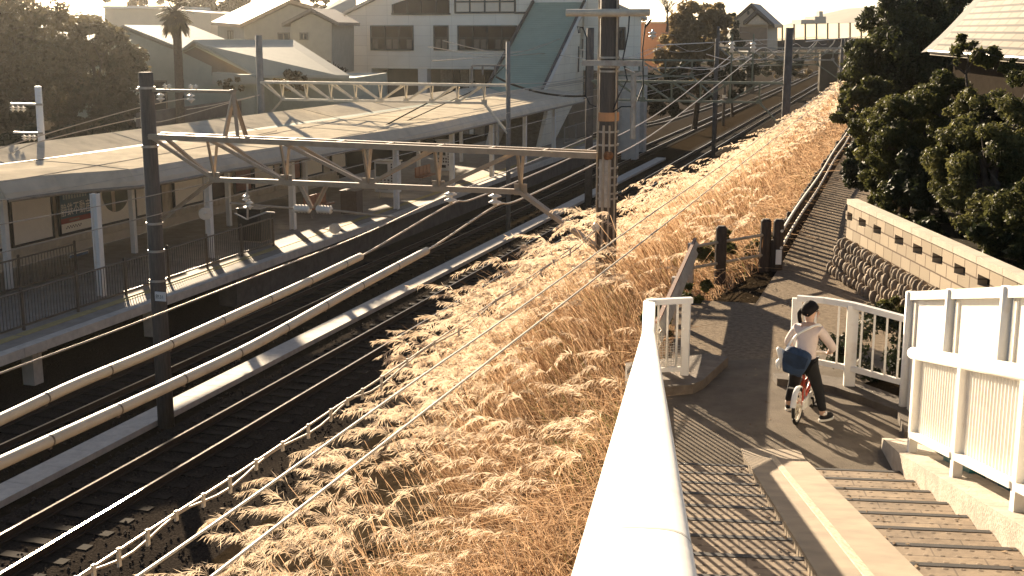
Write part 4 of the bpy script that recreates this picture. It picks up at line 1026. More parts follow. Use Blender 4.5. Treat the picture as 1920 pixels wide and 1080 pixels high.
# ------------------------------------------------------------------ landing, path, stairs
SLOPE = .2205
U = ray(1231, 52); U.z = 0; U.normalize(); NR = V((U.y, -U.x, 0))
HRE = at_z(1216, 623, 1.05)
SB = HRE - U * ((HRE.y - 11.86) / U.y); SB.z = 0
LHR = (HRE - SB).dot(U)
def S(l, r, z): return SB + U * l + NR * r + UP * z
def sl(l): return SLOPE * -l
mb = MB(); mb.face([S(-.64, -.13, 0), S(-.64, 2.37, 0), S(.42, 2.37, 0), S(.42, 2.75, 0), V((4.2, 12.8, 0)), V((4.3, 13.4, 0)), V((3.9, 14.2, 0)), V((5.7, 15.4, 0)), V((5.6, 16.1, 0)), V((2.6, 15.4, 0)), V((2.1, 14.6, 0)), S(2.4, -.13, 0)]); 
mb.v = [V((p.x, p.y, .004)) for p in mb.v]
struct('landing_pavement', mb, ASPH)
mb = MB(); mb.face([V((1.9, 14.5, .0)), V((5.8, 14.8, 0)), V((6.0, 18, 0)), V((5.75, 21.6, 0)), T(13.55, s_of(V((5.75, 21.6, 0))), 0), T(13.75, 8, 0), T(14.0, 20, 0), T(14.2, 40, 0), T(12.35, 40, 0), T(12.35, 20, 0), T(12.35, 0.6, 0), T(12.3, -2.6, 0), V((2.6, 19.2, 0))])
mb.v = [V((p.x, p.y, 0.0)) for p in mb.v]
struct('footpath', mb, GRAVEL)
# tread material: paved in slabs with rows of little studs
def tread_mat():
    m, nt, out = new_mat('stair_slabs'); L = nt.links.new
    b = N(nt, 'ShaderNodeBsdfPrincipled'); b.inputs['Roughness'].default_value = .85
    g = N(nt, 'ShaderNodeNewGeometry')
    d1 = N(nt, 'ShaderNodeVectorMath', operation='DOT_PRODUCT'); L(g.outputs['Position'], d1.inputs[0]); d1.inputs[1].default_value = NR
    d2 = N(nt, 'ShaderNodeVectorMath', operation='DOT_PRODUCT'); L(g.outputs['Position'], d2.inputs[0]); d2.inputs[1].default_value = U
    cb = N(nt, 'ShaderNodeCombineXYZ'); L(d1.outputs['Value'], cb.inputs[0]); L(d2.outputs['Value'], cb.inputs[1])
    br = N(nt, 'ShaderNodeTexBrick'); br.offset = .5; br.inputs['Scale'].default_value = 1; br.inputs['Brick Width'].default_value = .60; br.inputs['Row Height'].default_value = .3015
    br.inputs['Mortar Size'].default_value = .006; br.inputs['Color1'].default_value = (.30, .235, .16, 1); br.inputs['Color2'].default_value = (.245, .19, .13, 1); br.inputs['Mortar'].default_value = (.15, .115, .08, 1)
    L(cb.outputs[0], br.inputs['Vector'])
    sc = N(nt, 'ShaderNodeVectorMath', operation='SCALE'); sc.inputs['Scale'].default_value = 10; L(cb.outputs[0], sc.inputs[0])
    fr = N(nt, 'ShaderNodeVectorMath', operation='FRACTION'); L(sc.outputs[0], fr.inputs[0])
    ds_ = N(nt, 'ShaderNodeVectorMath', operation='DISTANCE'); L(fr.outputs[0], ds_.inputs[0]); ds_.inputs[1].default_value = (.5, .5, 0)
    lt = N(nt, 'ShaderNodeMapRange'); lt.inputs['From Min'].default_value = .11; lt.inputs['From Max'].default_value = .19; lt.inputs['To Min'].default_value = 1; lt.inputs['To Max'].default_value = 0
    L(ds_.outputs['Value'], lt.inputs['Value'])
    no = N(nt, 'ShaderNodeTexNoise'); no.inputs['Scale'].default_value = 3.5; no.inputs['Detail'].default_value = 9; no.inputs['Roughness'].default_value = .7; L(g.outputs['Position'], no.inputs['Vector'])
    rp = N(nt, 'ShaderNodeValToRGB'); rp.color_ramp.elements[0].position = .3; rp.color_ramp.elements[1].position = .7; rp.color_ramp.elements[0].color = (.42, .38, .35, 1); rp.color_ramp.elements[1].color = (1.15, 1.12, 1.1, 1); L(no.outputs['Fac'], rp.inputs['Fac'])
    mx = N(nt, 'ShaderNodeMixRGB', blend_type='MULTIPLY'); mx.inputs['Fac'].default_value = 1; L(br.outputs['Color'], mx.inputs['Color1']); L(rp.outputs['Color'], mx.inputs['Color2'])
    m2 = N(nt, 'ShaderNodeMixRGB', blend_type='MULTIPLY'); L(lt.outputs[0], m2.inputs['Fac']); L(mx.outputs['Color'], m2.inputs['Color1']); m2.inputs['Color2'].default_value = (.5, .46, .42, 1)
    L(m2.outputs['Color'], b.inputs['Base Color'])
    ad = N(nt, 'ShaderNodeMath', operation='MULTIPLY_ADD'); L(lt.outputs[0], ad.inputs[0]); ad.inputs[1].default_value = .6; L(no.outputs['Fac'], ad.inputs[2])
    bp = N(nt, 'ShaderNodeBump'); bp.inputs['Strength'].default_value = .5; bp.inputs['Distance'].default_value = .008; L(ad.outputs[0], bp.inputs['Height']); L(bp.outputs['Normal'], b.inputs['Normal'])
    L(b.outputs['BSDF'], out.inputs['Surface']); return m
TREAD = tread_mat()
def ramp_mat():
    m, nt, out = new_mat('ramp_grooved_concrete'); L = nt.links.new
    b = N(nt, 'ShaderNodeBsdfPrincipled'); b.inputs['Roughness'].default_value = .85
    g = N(nt, 'ShaderNodeNewGeometry')
    d2 = N(nt, 'ShaderNodeVectorMath', operation='DOT_PRODUCT'); L(g.outputs['Position'], d2.inputs[0]); d2.inputs[1].default_value = U
    ml = N(nt, 'ShaderNodeMath', operation='MULTIPLY'); ml.inputs[1].default_value = 34; L(d2.outputs['Value'], ml.inputs[0])
    fr = N(nt, 'ShaderNodeMath', operation='FRACT'); L(ml.outputs[0], fr.inputs[0])
    gr = N(nt, 'ShaderNodeMapRange'); gr.inputs['From Min'].default_value = .62; gr.inputs['From Max'].default_value = .78; L(fr.outputs[0], gr.inputs['Value'])
    no = N(nt, 'ShaderNodeTexNoise'); no.inputs['Scale'].default_value = 4; no.inputs['Detail'].default_value = 9; L(g.outputs['Position'], no.inputs['Vector'])
    rp = N(nt, 'ShaderNodeValToRGB'); rp.color_ramp.elements[0].position = .3; rp.color_ramp.elements[1].position = .7; rp.color_ramp.elements[0].color = (.20, .158, .11, 1); rp.color_ramp.elements[1].color = (.30, .24, .165, 1); L(no.outputs['Fac'], rp.inputs['Fac'])
    mx = N(nt, 'ShaderNodeMixRGB', blend_type='MULTIPLY'); mx.inputs['Color2'].default_value = (.5, .46, .42, 1); L(gr.outputs[0], mx.inputs['Fac']); L(rp.outputs['Color'], mx.inputs['Color1'])
    L(mx.outputs['Color'], b.inputs['Base Color'])
    bp = N(nt, 'ShaderNodeBump'); bp.invert = True; bp.inputs['Strength'].default_value = .6; bp.inputs['Distance'].default_value = .01; L(gr.outputs[0], bp.inputs['Height']); L(bp.outputs['Normal'], b.inputs['Normal'])
    L(b.outputs['BSDF'], out.inputs['Surface']); return m
RAMPM = ramp_mat()
NOSE = mat('nosing_dark', (.035, .03, .026), .7, .2, 8)
st = thing('footbridge_stairs', 'shallow concrete footbridge stairs with a bicycle ramp down the middle', 'stairs', SB)
TR, RS = .603, .133
for j in range(1, 19):
    a, b, z = -TR * j, -TR * (j + 1) - .03, RS * j
    q = MB(); q.hexa([S(b, .02, z - .45), S(b, 2.36, z - .45), S(a, 2.36, z - .45), S(a, .02, z - .45), S(b, .02, z), S(b, 2.36, z), S(a, 2.36, z), S(a, .02, z)]); sp_ = part('step', q, TREAD, st)
    q = MB(); q.hexa([S(a - .035, .03, z - .02), S(a - .035, 2.35, z - .02), S(a + .012, 2.35, z - .02), S(a + .012, .03, z - .02), S(a - .035, .03, z + .004), S(a - .035, 2.35, z + .004), S(a + .012, 2.35, z + .004), S(a + .012, .03, z + .004)]); part('nosing', q, NOSE, sp_)
q = MB(); r0, r1 = .955, 1.54
pr = [(.28, -.02), (.28, .008), (-.25, .07), (-11, sl(-11) + .03), (-11, sl(-11) - .3), (-.25, -.2)]
pr[2] = (-.12, sl(-.12) + .035)
q.prism([S(l, r0, z) for l, z in pr], NR * (r1 - r0)); rampo = part('bicycle_ramp', q, RAMPM, st)
q = MB(); q.hexa([S(-11, 1.20, sl(-11) + .03), S(-11, 1.265, sl(-11) + .03), S(-.1, 1.265, sl(-.1) + .03), S(-.1, 1.20, sl(-.1) + .03), S(-11, 1.205, sl(-11) + .040), S(-11, 1.26, sl(-11) + .040), S(-.1, 1.26, sl(-.1) + .042), S(-.1, 1.205, sl(-.1) + .042)]); part('guide_strip', q, mat('ramp_strip', (.37, .30, .21), .85, .35, 14, stretch=(4, 1, 1), dirt=.5, dirt_scale=6), rampo)
q = MB(); q.prism([S(l, 2.362, z) for l, z in ((.42, -.05), (.42, .12), (.2, .16), (-.5, sl(-.5) + .16), (-11, sl(-11) + .16), (-11, sl(-11) - .6), (-.5, -.3))], NR * .36); part('side_wall', q, CONC, st)
q = MB(); q.prism([S(l, -.14, z) for l, z in ((.9, -.3), (.9, .06), (.2, .09), (-11, sl(-11) + .09), (-11, sl(-11) - 1.6), (-4, -.9))], NR * .158); part('left_kerb', q, CONC, st)
# left handrail
lr = thing('stair_railing', 'fat white handrail running down from under the viewer to a barred end panel', 'railing', S(LHR, 0, 0))
def hz_(l): return 1.05 + SLOPE * (LHR - l) if l < LHR else 1.05
rr_ = .068; lend = LHR + 1.58
q = MB(); pts = [S(-12.6, 0, hz_(-12.6))] + [S(l, 0, hz_(l)) for l in np.linspace(-12, LHR - .18, 60)] + [S(LHR - .08, 0, hz_(LHR - .08) - .003), S(LHR, 0, 1.056), S(LHR + .1, 0, 1.05), S(lend, 0, 1.05)]
q.tube([p - UP * rr_ * .55 for p in pts], rr_ * 1.03, 36, flat=.55, sq=.55); part('handrail', q, WHITE, lr, smooth=True)
for yj in (1.455, 6.9):
    l0 = -(11.86 - yj) / U.y; q = MB(); q.tube([S(l, 0, hz_(l)) - UP * rr_ * .55 for l in (l0 - .006, l0 + .006)], rr_ * 1.035, 36, flat=.553, sq=.55); part('handrail_joint', q, mat('joint_cream', (.55, .50, .42), .5), lr)
EP = at_z(1283, 718, .02); EP.z = 0; CN = S(lend, 0, 0)
q = MB(); q.bar(EP, EP + UP * 1.05, .095, .075, up=D); ep = part('end_post', q, WHITE, lr)
q = MB(); q.bar(CN, CN + UP * 1.04, .1, .1, up=U); part('corner_post', q, WHITE, lr)
dv = (EP - CN).normalized()
q = MB(); q.bar(CN + UP * 1.03 - dv * .03, EP + UP * 1.03 + dv * .065, .085, .065); part('top_rail', q, WHITE, lr)
q = MB(); q.bar(CN + UP * .2, EP + UP * .2, .045, .05); part('bottom_rail', q, WHITE, lr)
for k in (.25, .5, .76):
    p = CN.lerp(EP, k); q = MB(); q.bar(p + UP * .2, p + UP * 1.0, .022, .022, up=D); part('bar', q, WHITE, lr)
q = MB(); LL = (EP - CN).length   # torn netting tied inside the end panel
for i in range(22):
    a = CN + dv * (LL * (.04 + .90 * i / 21)) - U * .02; top_ = .72 - .30 * (i / 21) + .05 * math.sin(i * 1.3); q.bar(a + UP * .22, a + UP * top_, .004, .004, up=D)
for k in range(16):
    z = .24 + .031 * k; ext_ = min(1, (.74 - z) / .30 + .05); q.bar(CN + dv * (LL * .04) - U * .02 + UP * z, CN + dv * (LL * (.04 + .90 * max(.05, ext_))) - U * .02 + UP * z, .004, .004)
part('net', q, mat('net_white', (.55, .50, .42), .8), lr)
q = MB(); l = -12.2; nb_ = 0
while l < lend - .1:
    q.bar(S(l, 0, sl(min(l, 0)) + .16), S(l, 0, hz_(l) - .1), .02, .02, up=U); l += .135
part('infill_bars', q, WHITE, lr, kind='stuff')
q = MB(); q.bar(S(-12.4, 0, sl(-12.4) + .17), S(0, 0, .17), .045, .05); q.bar(S(0, 0, .17), S(lend, 0, .17), .045, .05); part('lower_rail', q, WHITE, lr)
for l in (-9.6, -7.6, -5.6, -3.6, -1.6, .3):
    q = MB(); q.bar(S(l, 0, sl(min(l, 0))), S(l, 0, hz_(l) - .06), .07, .07, up=U); part('post', q, WHITE, lr)
# kerb block under the end panel
q = MB(); K = [V((1.35, 13.7, -.3)), V((2.1, 13.95, -.3)), V((2.25, 14.15, -.3)), V((2.72, 15.2, -.3)), V((2.5, 15.35, -.3)), V((1.4, 14.9, -.3))]; q.prism(K, (0, 0, .42)); solo('kerb_block', 'rough dark concrete kerb block under the barred end panel', 'kerb', q, mat('kerb_rough', (.15, .12, .09), .9, .35, 5, bump=.4, bscale=30, dirt=.5))

# right railing with corrugated infill
rr = thing('panel_railing', 'white stair railing with corrugated infill panels along the right of the stairs', 'railing', S(-.36, 2.5, 0))
rp0 = 2.5
pl_l = [-.34 - 1.66 * k for k in range(7)]
def wz(l): return sl(l) + .16
for l in pl_l:
    q = MB(); q.bar(S(l, rp0, wz(l) - .02), S(l, rp0, wz(l) + .96), .10, .075, up=NR); part('post', q, WHITE, rr)
q = MB(); a, b = S(pl_l[0] + .22, rp0, wz(pl_l[0] + .22) + .96), S(-10.6, rp0, wz(-10.6) + .96); q.tube([a, b], .058, 16); q.ball(a, .058, .058, .058); part('top_rail', q, WHITE, rr, smooth=True)
for a, b in zip(pl_l, pl_l[1:]):
    q = MB(); rows = []; k = 0; l = a - .04
    while l > b + .04:
        ph = k % 6; dr = (0, .0, .018, .03, .03, .018)[ph]
        rows.append([S(l, rp0 + .02 + dr, wz(l) + .19), S(l, rp0 + .02 + dr, wz(l) + .95)]); l -= .0145; k += 1
    q.sheet(rows); part('corrugated_panel', q, WHITE, rr)
    q = MB(); q.bar(S(a - .05, rp0 - .01, wz(a - .05) + .18), S(b + .05, rp0 - .01, wz(b + .05) + .18), .085, .05); part('bottom_rail', q, WHITE, rr)
# screen fence behind it
S0_ = V((4.35, 13.2, 0)); lS = (S0_ - SB).dot(U); rS = (S0_ - SB).dot(NR)
def tz(l): return 1.36 + SLOPE * (lS - l)
sf = thing('screen_fence', 'tall smooth white screen fence rising behind the corrugated stair railing', 'fence', S(lS, rS, 0))
for k in range(6):
    l = lS - 1.80 * k; q = MB(); q.tube([S(l, rS - .04, tz(l) - 1.9), S(l, rS - .04, tz(l) + .015)], .048, 14); part('post', q, WHITE, sf, smooth=True)
    if k < 5:
        q = MB(); b = l - 1.80; q.prism([S(l - .05, rS, tz(l - .05) - .03), S(b + .05, rS, tz(b + .05) - .03), S(b + .05, rS, tz(b + .05) - 1.6), S(l - .05, rS, tz(l - .05) - 1.6)], NR * .03)
        for d_ in (.13, .2): q.bar(S(l - d_, rS - .012, tz(l - d_) - 1.5), S(l - d_, rS - .012, tz(l - d_) - .1), .03, .022, up=NR)
        part('panel', q, WHITE, sf)
q = MB(); q.bar(S(lS - .03, rS - .02, tz(lS - .03) - .03), S(lS - 9, rS - .02, tz(lS - 9) - .03), .07, .09); part('cap_rail', q, WHITE, sf)
# teal signs and dark things in the gap between the two
q = MB(); q.box(S(-1.3, rp0 + .42, .35), .5, .9, .7, NR, U); t = solo('teal_bin', 'teal plastic bin behind the foot of the corrugated railing', 'bin', q, mat('teal_plastic', (.015, .13, .14), .5, .1, 3))
t = thing('teal_sign', 'dark teal signboard with pale lettering in the gap below the railing', 'sign', S(-2.6, rp0 + .4, .4))
q = MB(); q.box(S(-2.9, rp0 + .42, .75), .04, 1.6, .6, NR, U); part('board', q, mat('teal_dark', (.010, .05, .055), .5, .1, 3), t)
q = MB()
for i, l in enumerate((-2.2, -2.3, -2.75, -2.85, -2.98, -3.08, -3.18, -3.28)): q.box(S(l, rp0 + .395, .98 + .02 * (i % 2)), .006, .05, .13 if i < 4 else .08, NR, U)
part('lettering', q, BOARDW, t)
# white fence at the landing
wf = thing('landing_fence', 'white steel fence with flat posts beside the cyclist at the edge of the landing', 'fence', V((3.36, 14.41, .09)))
W = [at_z(1495, 559, 1.05), at_z(1545, 563, 1.05), at_z(1600, 572, 1.05), at_z(1706, 600, 1.02)]
for i, k in ((0, .11), (2, .125), (3, .09)):
    p = W[i]; q = MB(); q.bar(V((p.x, p.y, .0)), p + UP * .0, k, .07, up=NR.cross(UP)); part('post', q, WHITE, wf)
for a, b, nb in ((W[0], W[1], 2), (W[1], W[2], 1), (W[2], W[3], 4)):
    q = MB(); q.bar(a, b, .07, .065); part('top_rail', q, WHITE, wf)
    q = MB(); q.bar(V((a.x, a.y, .3)), V((b.x, b.y, .3)), .05, .06); part('bottom_rail', q, WHITE, wf)
    for i in range(nb):
        p = a.lerp(b, (i + .8) / (nb + .5)); q = MB(); q.bar(V((p.x, p.y, .3)), p, .024, .024, up=D); part('bar', q, WHITE, wf)
q = MB(); KK = [(3.15, 14.3), (3.55, 14.15), (3.75, 13.95), (4.2, 13.05), (4.05, 12.3), (4.3, 12.3), (4.55, 13.2), (4.05, 14.25), (3.65, 14.5), (3.15, 14.55)]
q.prism([V((x, y, -.1)) for x, y in KK], (0, 0, .19)); solo('fence_kerb', 'dark concrete kerb under the white landing fence', 'kerb', q, mat('kerb_brown', (.10, .08, .06), .9, .3, 6, bump=.3))

# timber fence along the path
CF = at_z(1452, 505, 0); oF = off_of(CF); sF = s_of(CF)
tf = thing('timber_fence', 'dark timber stake fence with two pale pipe rails running up the left of the path', 'fence', CF)
s = sF; k = 0
while k < 78:
    dx = .0 if k < 40 else .0
    b = T(oF - .02 + random.uniform(-.02, .02), s, -.15); h_ = .58 + random.uniform(-.06, .06); r_ = .065 + random.uniform(-.01, .012)
    q = MB(); q.tube([b, b + UP * (h_ * .6), b + UP * (h_ + .12), b + UP * (h_ + .15)], [r_, r_ * .95, r_ * .9, r_ * .5], 9); part('stake', q, WOODF, tf)
    s += .42 if k < 50 else .5; k += 1
for z in (.70, .40):
    q = MB(); q.tube(smooth_path([T(oF + .11, s_, z + .03 * math.sin(s_ * .5)) for s_ in np.linspace(sF - .1, sF + 34, 30)], 3), .026, 8); part('rail', q, mat('pale_rail', (.75, .66, .52), .5, .1, 4), tf)
# its short return towards the stairs
cr = thing('corner_fence', 'short rail fence on dark timber posts between the path fence and the guard beam', 'fence', CF)
A1 = at_z(1303, 462, .62); A1.z = 0; A2 = V((CF.x - .02, CF.y + .15, 0))
for p in (A1.lerp(A2, .32), A1.lerp(A2, .90), A2 + V((.06, -.16, 0))):
    q = MB(); q.tube([p - UP * .1, p + UP * .5, p + UP * .86, p + UP * .9], [.1, .1, .095, .06], 12); part('post', q, WOODF, cr)
for z in (.62, .26):
    q = MB(); q.tube([A1 + UP * z, A2 + UP * z], .026, 8); part('rail', q, RAILW, cr)
q = MB(); p = A2 + V((.06, -.265, .24)); q.box(p, .1, .02, .26); part('white_tag', q, WHITE, cr)
# guard beam between return and stairs
gb = thing('guard_beam', 'pale grey guard beam with a rusty top edge sloping behind the end panel', 'guard rail', A1)
E1 = at_z(1232, 606, .74); E1.z = 0
q = MB(); d_ = (A1 - E1).normalized(); n_ = V((d_.y, -d_.x, 0))
for z0, z1, o0, o1 in ((.40, .50, .0, .05), (.50, .58, .05, .0), (.58, .66, .0, .05), (.66, .74, .05, .0)): q.hexa([E1 + n_ * o0 + UP * z0, A1 + n_ * o0 + UP * z0, A1 + n_ * (o0 + .01) + UP * z0, E1 + n_ * (o0 + .01) + UP * z0, E1 + n_ * o1 + UP * z1, A1 + n_ * o1 + UP * z1, A1 + n_ * (o1 + .01) + UP * z1, E1 + n_ * (o1 + .01) + UP * z1])
part('beam', q, GALV, gb)
q = MB(); q.bar(E1 + UP * .75, A1 + UP * .75, .05, .03); part('rusty_edge', q, mat('rust_edge', (.16, .08, .05), .8, .3, 10), gb)
for k in (.05, .5, .97):
    p = E1.lerp(A1, k) - n_ * .05; q = MB(); q.bar(p, p + UP * .7, .1, .1, up=D); part('post', q, GALV, gb)

# block wall with square holes on a cobble base
B0_ = V((5.80, 21.4, 0)); B1_ = V((6.12, 12.4, 0)); bd = (B1_ - B0_).normalized(); bn = V((-bd.y, bd.x, 0)); bn = bn if bn.x < 0 else -bn
LB = (B1_ - B0_).length
wl = thing('block_wall', 'concrete block wall with a row of square drain holes right of the path', 'wall', B0_)
def BW(t, z, o=0): return B0_ + bd * t + bn * o + UP * z
holes = []
for px, py in ((1592, 400), (1617, 411), (1645, 425), (1686, 443), (1721, 459), (1758, 478), (1800, 497), (1845, 519), (1892, 542)):
    d_ = ray(px, py); t_ = ((B0_ - EYE).dot(bn)) / d_.dot(bn); holes.append((EYE + d_ * t_ - B0_).dot(bd))
q = MB()
def wbox(t0, t1, z0, z1, o=0): q.hexa([BW(t0, z0, o), BW(t1, z0, o), BW(t1, z0, -.15), BW(t0, z0, -.15), BW(t0, z1, o), BW(t1, z1, o), BW(t1, z1, -.15), BW(t0, z1, -.15)])
wbox(0, LB, .58, .93); wbox(0, LB, 1.07, 1.2)
prev = 0
for hh in holes:
    wbox(prev, hh - .19, .93, 1.07); prev = hh + .19
wbox(prev, LB, .93, 1.07); part('blocks', q, BLOCKM, wl)
q = MB(); wbox(0, LB, .93, 1.07, -.13); part('hole_shade_sheet', q, BLACK, wl)  # black sheet standing in for the shade inside the drain holes
q = MB(); t_ = 0
while t_ < LB:
    q.hexa([BW(t_, 1.2, .02), BW(min(t_ + .79, LB), 1.2, .02), BW(min(t_ + .79, LB), 1.2, -.17), BW(t_, 1.2, -.17), BW(t_, 1.29, .02), BW(min(t_ + .79, LB), 1.29, .02), BW(min(t_ + .79, LB), 1.29, -.17), BW(t_, 1.29, -.17)]); t_ += .8
part('coping', q, mat('coping_pale', (.50, .43, .33), .85, .15, 4, dirt=.3), wl)
q = MB(); q.hexa([BW(-.04, .0, .26), BW(LB, .0, .26), BW(LB, .0, -.2), BW(-.04, .0, -.2), BW(-.04, .57, .06), BW(LB, .57, .06), BW(LB, .57, -.2), BW(-.04, .57, -.2)]); cb_ = part('cobble_base', q, mat('mortar_dark', (.02, .016, .012), .95, .3, 8), wl)
q = MB()
for row in range(4):
    t_ = .02 + (row % 2) * .11; z = .07 + row * .15
    while t_ < LB:
        o = .27 - .2 * z / .57; k = random.uniform(.75, 1.2); q.ball(BW(t_, z + random.uniform(-.02, .02), o + random.uniform(-.02, .03)), .125 * k, .085, .058 * random.uniform(.85, 1.25), (bd * .35 + UP * random.uniform(-1.1, -.7)).normalized(), bn, (bd * .9 + UP * random.uniform(.2, .5)).normalized(), 10, 7, jit=.06); t_ += .155 * random.uniform(.8, 1.25)
part('cobbles', q, mat('cobble_stone', (.20, .15, .10), .85, .5, 5, bump=.2), wl, smooth=True, kind='stuff')
tb = BW(0, 0, -.32); mb = MB(); mb.prism([BW(-.0, .0, -.32), BW(LB + 2, .0, -.32), BW(LB + 2, 0, -40), T(60, 45, 0), T(15.2, 45, 0), T(14.9, 10, 0), T(14.5, 1.5, 0)], (0, 0, .95)); struct('terrace_ground', mb, mat('terrace_soil', (.03, .025, .016), .95, .4, 5, spec=.03, bump=.6, bscale=30))
mb = MB(); mb.prism([T(14.3, s_of(V((6.2, 22, 0))), -.05), T(14.9, 40, -.05), T(16.5, 40, -.05), T(16.5, s_of(V((6.2, 22, 0))), -.05)], (0, 0, .5)); solo('kerb_edge', 'low dark stone edging between the path and the overhanging bushes', 'kerb', mb, DARKC)

# ------------------------------------------------------------------ the cyclist
BYY = at_z(1512, 790, 0).y
def Q(px, py, dy=0): return at_y(px, py, BYY + dy)
def skin_mesh(nodes, edges, levels=2):
    """nodes: name -> (point, radius); one continuous surface grown along the edges"""
    names = list(nodes); idx = {n: i for i, n in enumerate(names)}
    me = bpy.data.meshes.new('skin'); me.from_pydata([tuple(nodes[n][0]) for n in names], [(idx[a], idx[b]) for a, b in edges], [])
    ob = bpy.data.objects.new('skin', me); COL.objects.link(ob)
    md = ob.modifiers.new('s', 'SKIN'); md.use_smooth_shade = True
    for n in names:
        sv = me.skin_vertices[0].data[idx[n]]; r_ = nodes[n][1]; sv.radius = r_ if isinstance(r_, tuple) else (r_, r_)
    me.skin_vertices[0].data[0].use_root = True
    sb_ = ob.modifiers.new('u', 'SUBSURF'); sb_.levels = levels; sb_.render_levels = levels
    dg = bpy.context.evaluated_depsgraph_get(); ev = bpy.data.meshes.new_from_object(ob.evaluated_get(dg))
    q = MB(); q.raw([v.co.copy() for v in ev.vertices], [tuple(p.vertices) for p in ev.polygons])
    bpy.data.objects.remove(ob); bpy.data.meshes.remove(me); bpy.data.meshes.remove(ev)
    return q
hd = R(27); fw = V((math.sin(hd), math.cos(hd), 0)); rt = V((fw.y, -fw.x, 0))
R0 = at_z(1494, 795, 0); WRr = .2
# bicycle
bk = thing('bicycle', "child's small red and white bicycle under the rider on the landing", 'bicycle', R0)
FWc = R0 + fw * .70 + UP * WRr; RWc = R0 + UP * WRr
def wheel(c, name='wheel'):
    q = MB(); q.tube([c + fw * (math.cos(a) * .185) + UP * (math.sin(a) * .185) for a in [2 * math.pi * i / 28 for i in range(29)]], .019, 8, cap=False); w = part(name, q, BLACK, bk, smooth=True)
    q = MB(); q.tube([c + fw * (math.cos(a) * .158) + UP * (math.sin(a) * .158) for a in [2 * math.pi * i / 28 for i in range(29)]], .013, 6, cap=False); part('rim', q, WHITE, w)
    q = MB()
    for i in range(16):
        a = 2 * math.pi * i / 16; q.bar(c + rt * (.02 if i % 2 else -.02), c + fw * (math.cos(a) * .155) + UP * (math.sin(a) * .155), .005, .005, up=rt)
    q.tube([c - rt * .045, c + rt * .045], .02, 8); part('spokes', q, CREAM, w)
wheel(RWc); wheel(FWc)
RED = mat('bike_red', (.42, .05, .02), .35, .1, 5)
BBk = RWc + fw * .30 + UP * .02; SEAT = RWc + fw * .20 + UP * .30; HEAD = FWc - fw * .08 + UP * .34; HEADL = FWc - fw * .05 + UP * .18
q = MB()
for a, b, r_ in ((BBk, SEAT, .016), (BBk, HEADL, .018), (SEAT - UP * .1, HEADL + UP * .04, .015), (BBk, RWc + rt * .05, .011), (BBk, RWc - rt * .05, .011), (SEAT - UP * .06, RWc + rt * .05, .010), (SEAT - UP * .06, RWc - rt * .05, .010), (HEAD + UP * .04, HEADL, .019)): q.tube([a, b], r_, 8)
part('frame', q, RED, bk, smooth=True)
q = MB()
for k in (-.05, .05): q.tube([HEADL + rt * k * .6, FWc + rt * k], .012, 8)
part('fork', q, WHITE, bk)
for c, a0, a1 in ((RWc, 10, 175), (FWc, 30, 165)):
    q = MB(); rows = []
    for i in range(15):
        a = R(a0 + (a1 - a0) * i / 14); a = math.pi - a if c is FWc else a; e = fw * -math.cos(a) + UP * math.sin(a); rows.append([c + e * .212 - rt * .03, c + e * .224, c + e * .212 + rt * .03])
    q.sheet(rows); part('mudguard', q, WHITE, bk, smooth=True)
q = MB(); q.prism([BBk - fw * .33 + UP * u_ + rt * .055 + fw * v_ for v_, u_ in ((0, -.045), (.36, -.075), (.42, 0), (.36, .075), (0, .045))], rt * .015); part('chain_guard', q, WHITE, bk)
q = MB(); q.tube([BBk - rt * .1, BBk + rt * .1], .014, 8); q.bar(BBk + rt * .09, BBk + rt * .09 + fw * .05 - UP * .09, .015, .02, up=rt); q.bar(BBk - rt * .09, BBk - rt * .09 - fw * .05 + UP * .09, .015, .02, up=rt); q.box(BBk + rt * .13 + fw * .05 - UP * .09, .08, .06, .02, rt, fw); q.box(BBk - rt * .13 - fw * .05 + UP * .09, .08, .06, .02, rt, fw); part('crank', q, BLACK, bk)
q = MB(); q.tube([SEAT, SEAT + UP * .06], .012, 8); q.ball(SEAT + UP * .085, .075, .12, .03, rt, fw); part('saddle', q, BLACK, bk, smooth=True)
HB = HEAD + UP * .13 - fw * .03
GR, GL = HB + rt * .20 - fw * .07, HB - rt * .20 - fw * .07
q = MB(); q.tube([HEAD, HB], .013, 8); q.tube(smooth_path([GL, HB - rt * .12 + fw * .02, HB, HB + rt * .12 + fw * .02, GR], 4), .011, 8); q.tube([GR + fw * .06 - rt * .02, GR + rt * .02], .016, 8); q.tube([GL + fw * .06 + rt * .02, GL - rt * .02], .016, 8); part('handlebar', q, WHITE, bk)
# the rider: one continuous body
PE = SEAT + UP * .16 + fw * .0
LFo = at_z(1478, 768, 0); RFo = at_z(1543, 789, 0)
CH = PE + UP * .23 + fw * .09; NB = CH + UP * .12 + fw * .035; NK = NB + UP * .045 + fw * .01; HDc = Q(1528, 612, .12); HDc = NK + UP * .115 + fw * .02
SHR = NB + rt * .12 - UP * .03; SHL = NB - rt * .12 - UP * .03
ELR = SHR.lerp(GR, .48) + rt * .10 - UP * .06; ELL = SHL.lerp(GL, .48) - rt * .09 - UP * .05
WRR = GR + UP * .045 - fw * .045; WRL = GL + UP * .045 - fw * .045
HPR, HPL = PE + rt * .07 - UP * .02, PE - rt * .07 - UP * .02
ANR, ANL = RFo + UP * .07 - fw * .02, LFo + UP * .07 - fw * .02
KNR, KNL = HPR.lerp(ANR, .5) + fw * .05, HPL.lerp(ANL, .5) + fw * .05
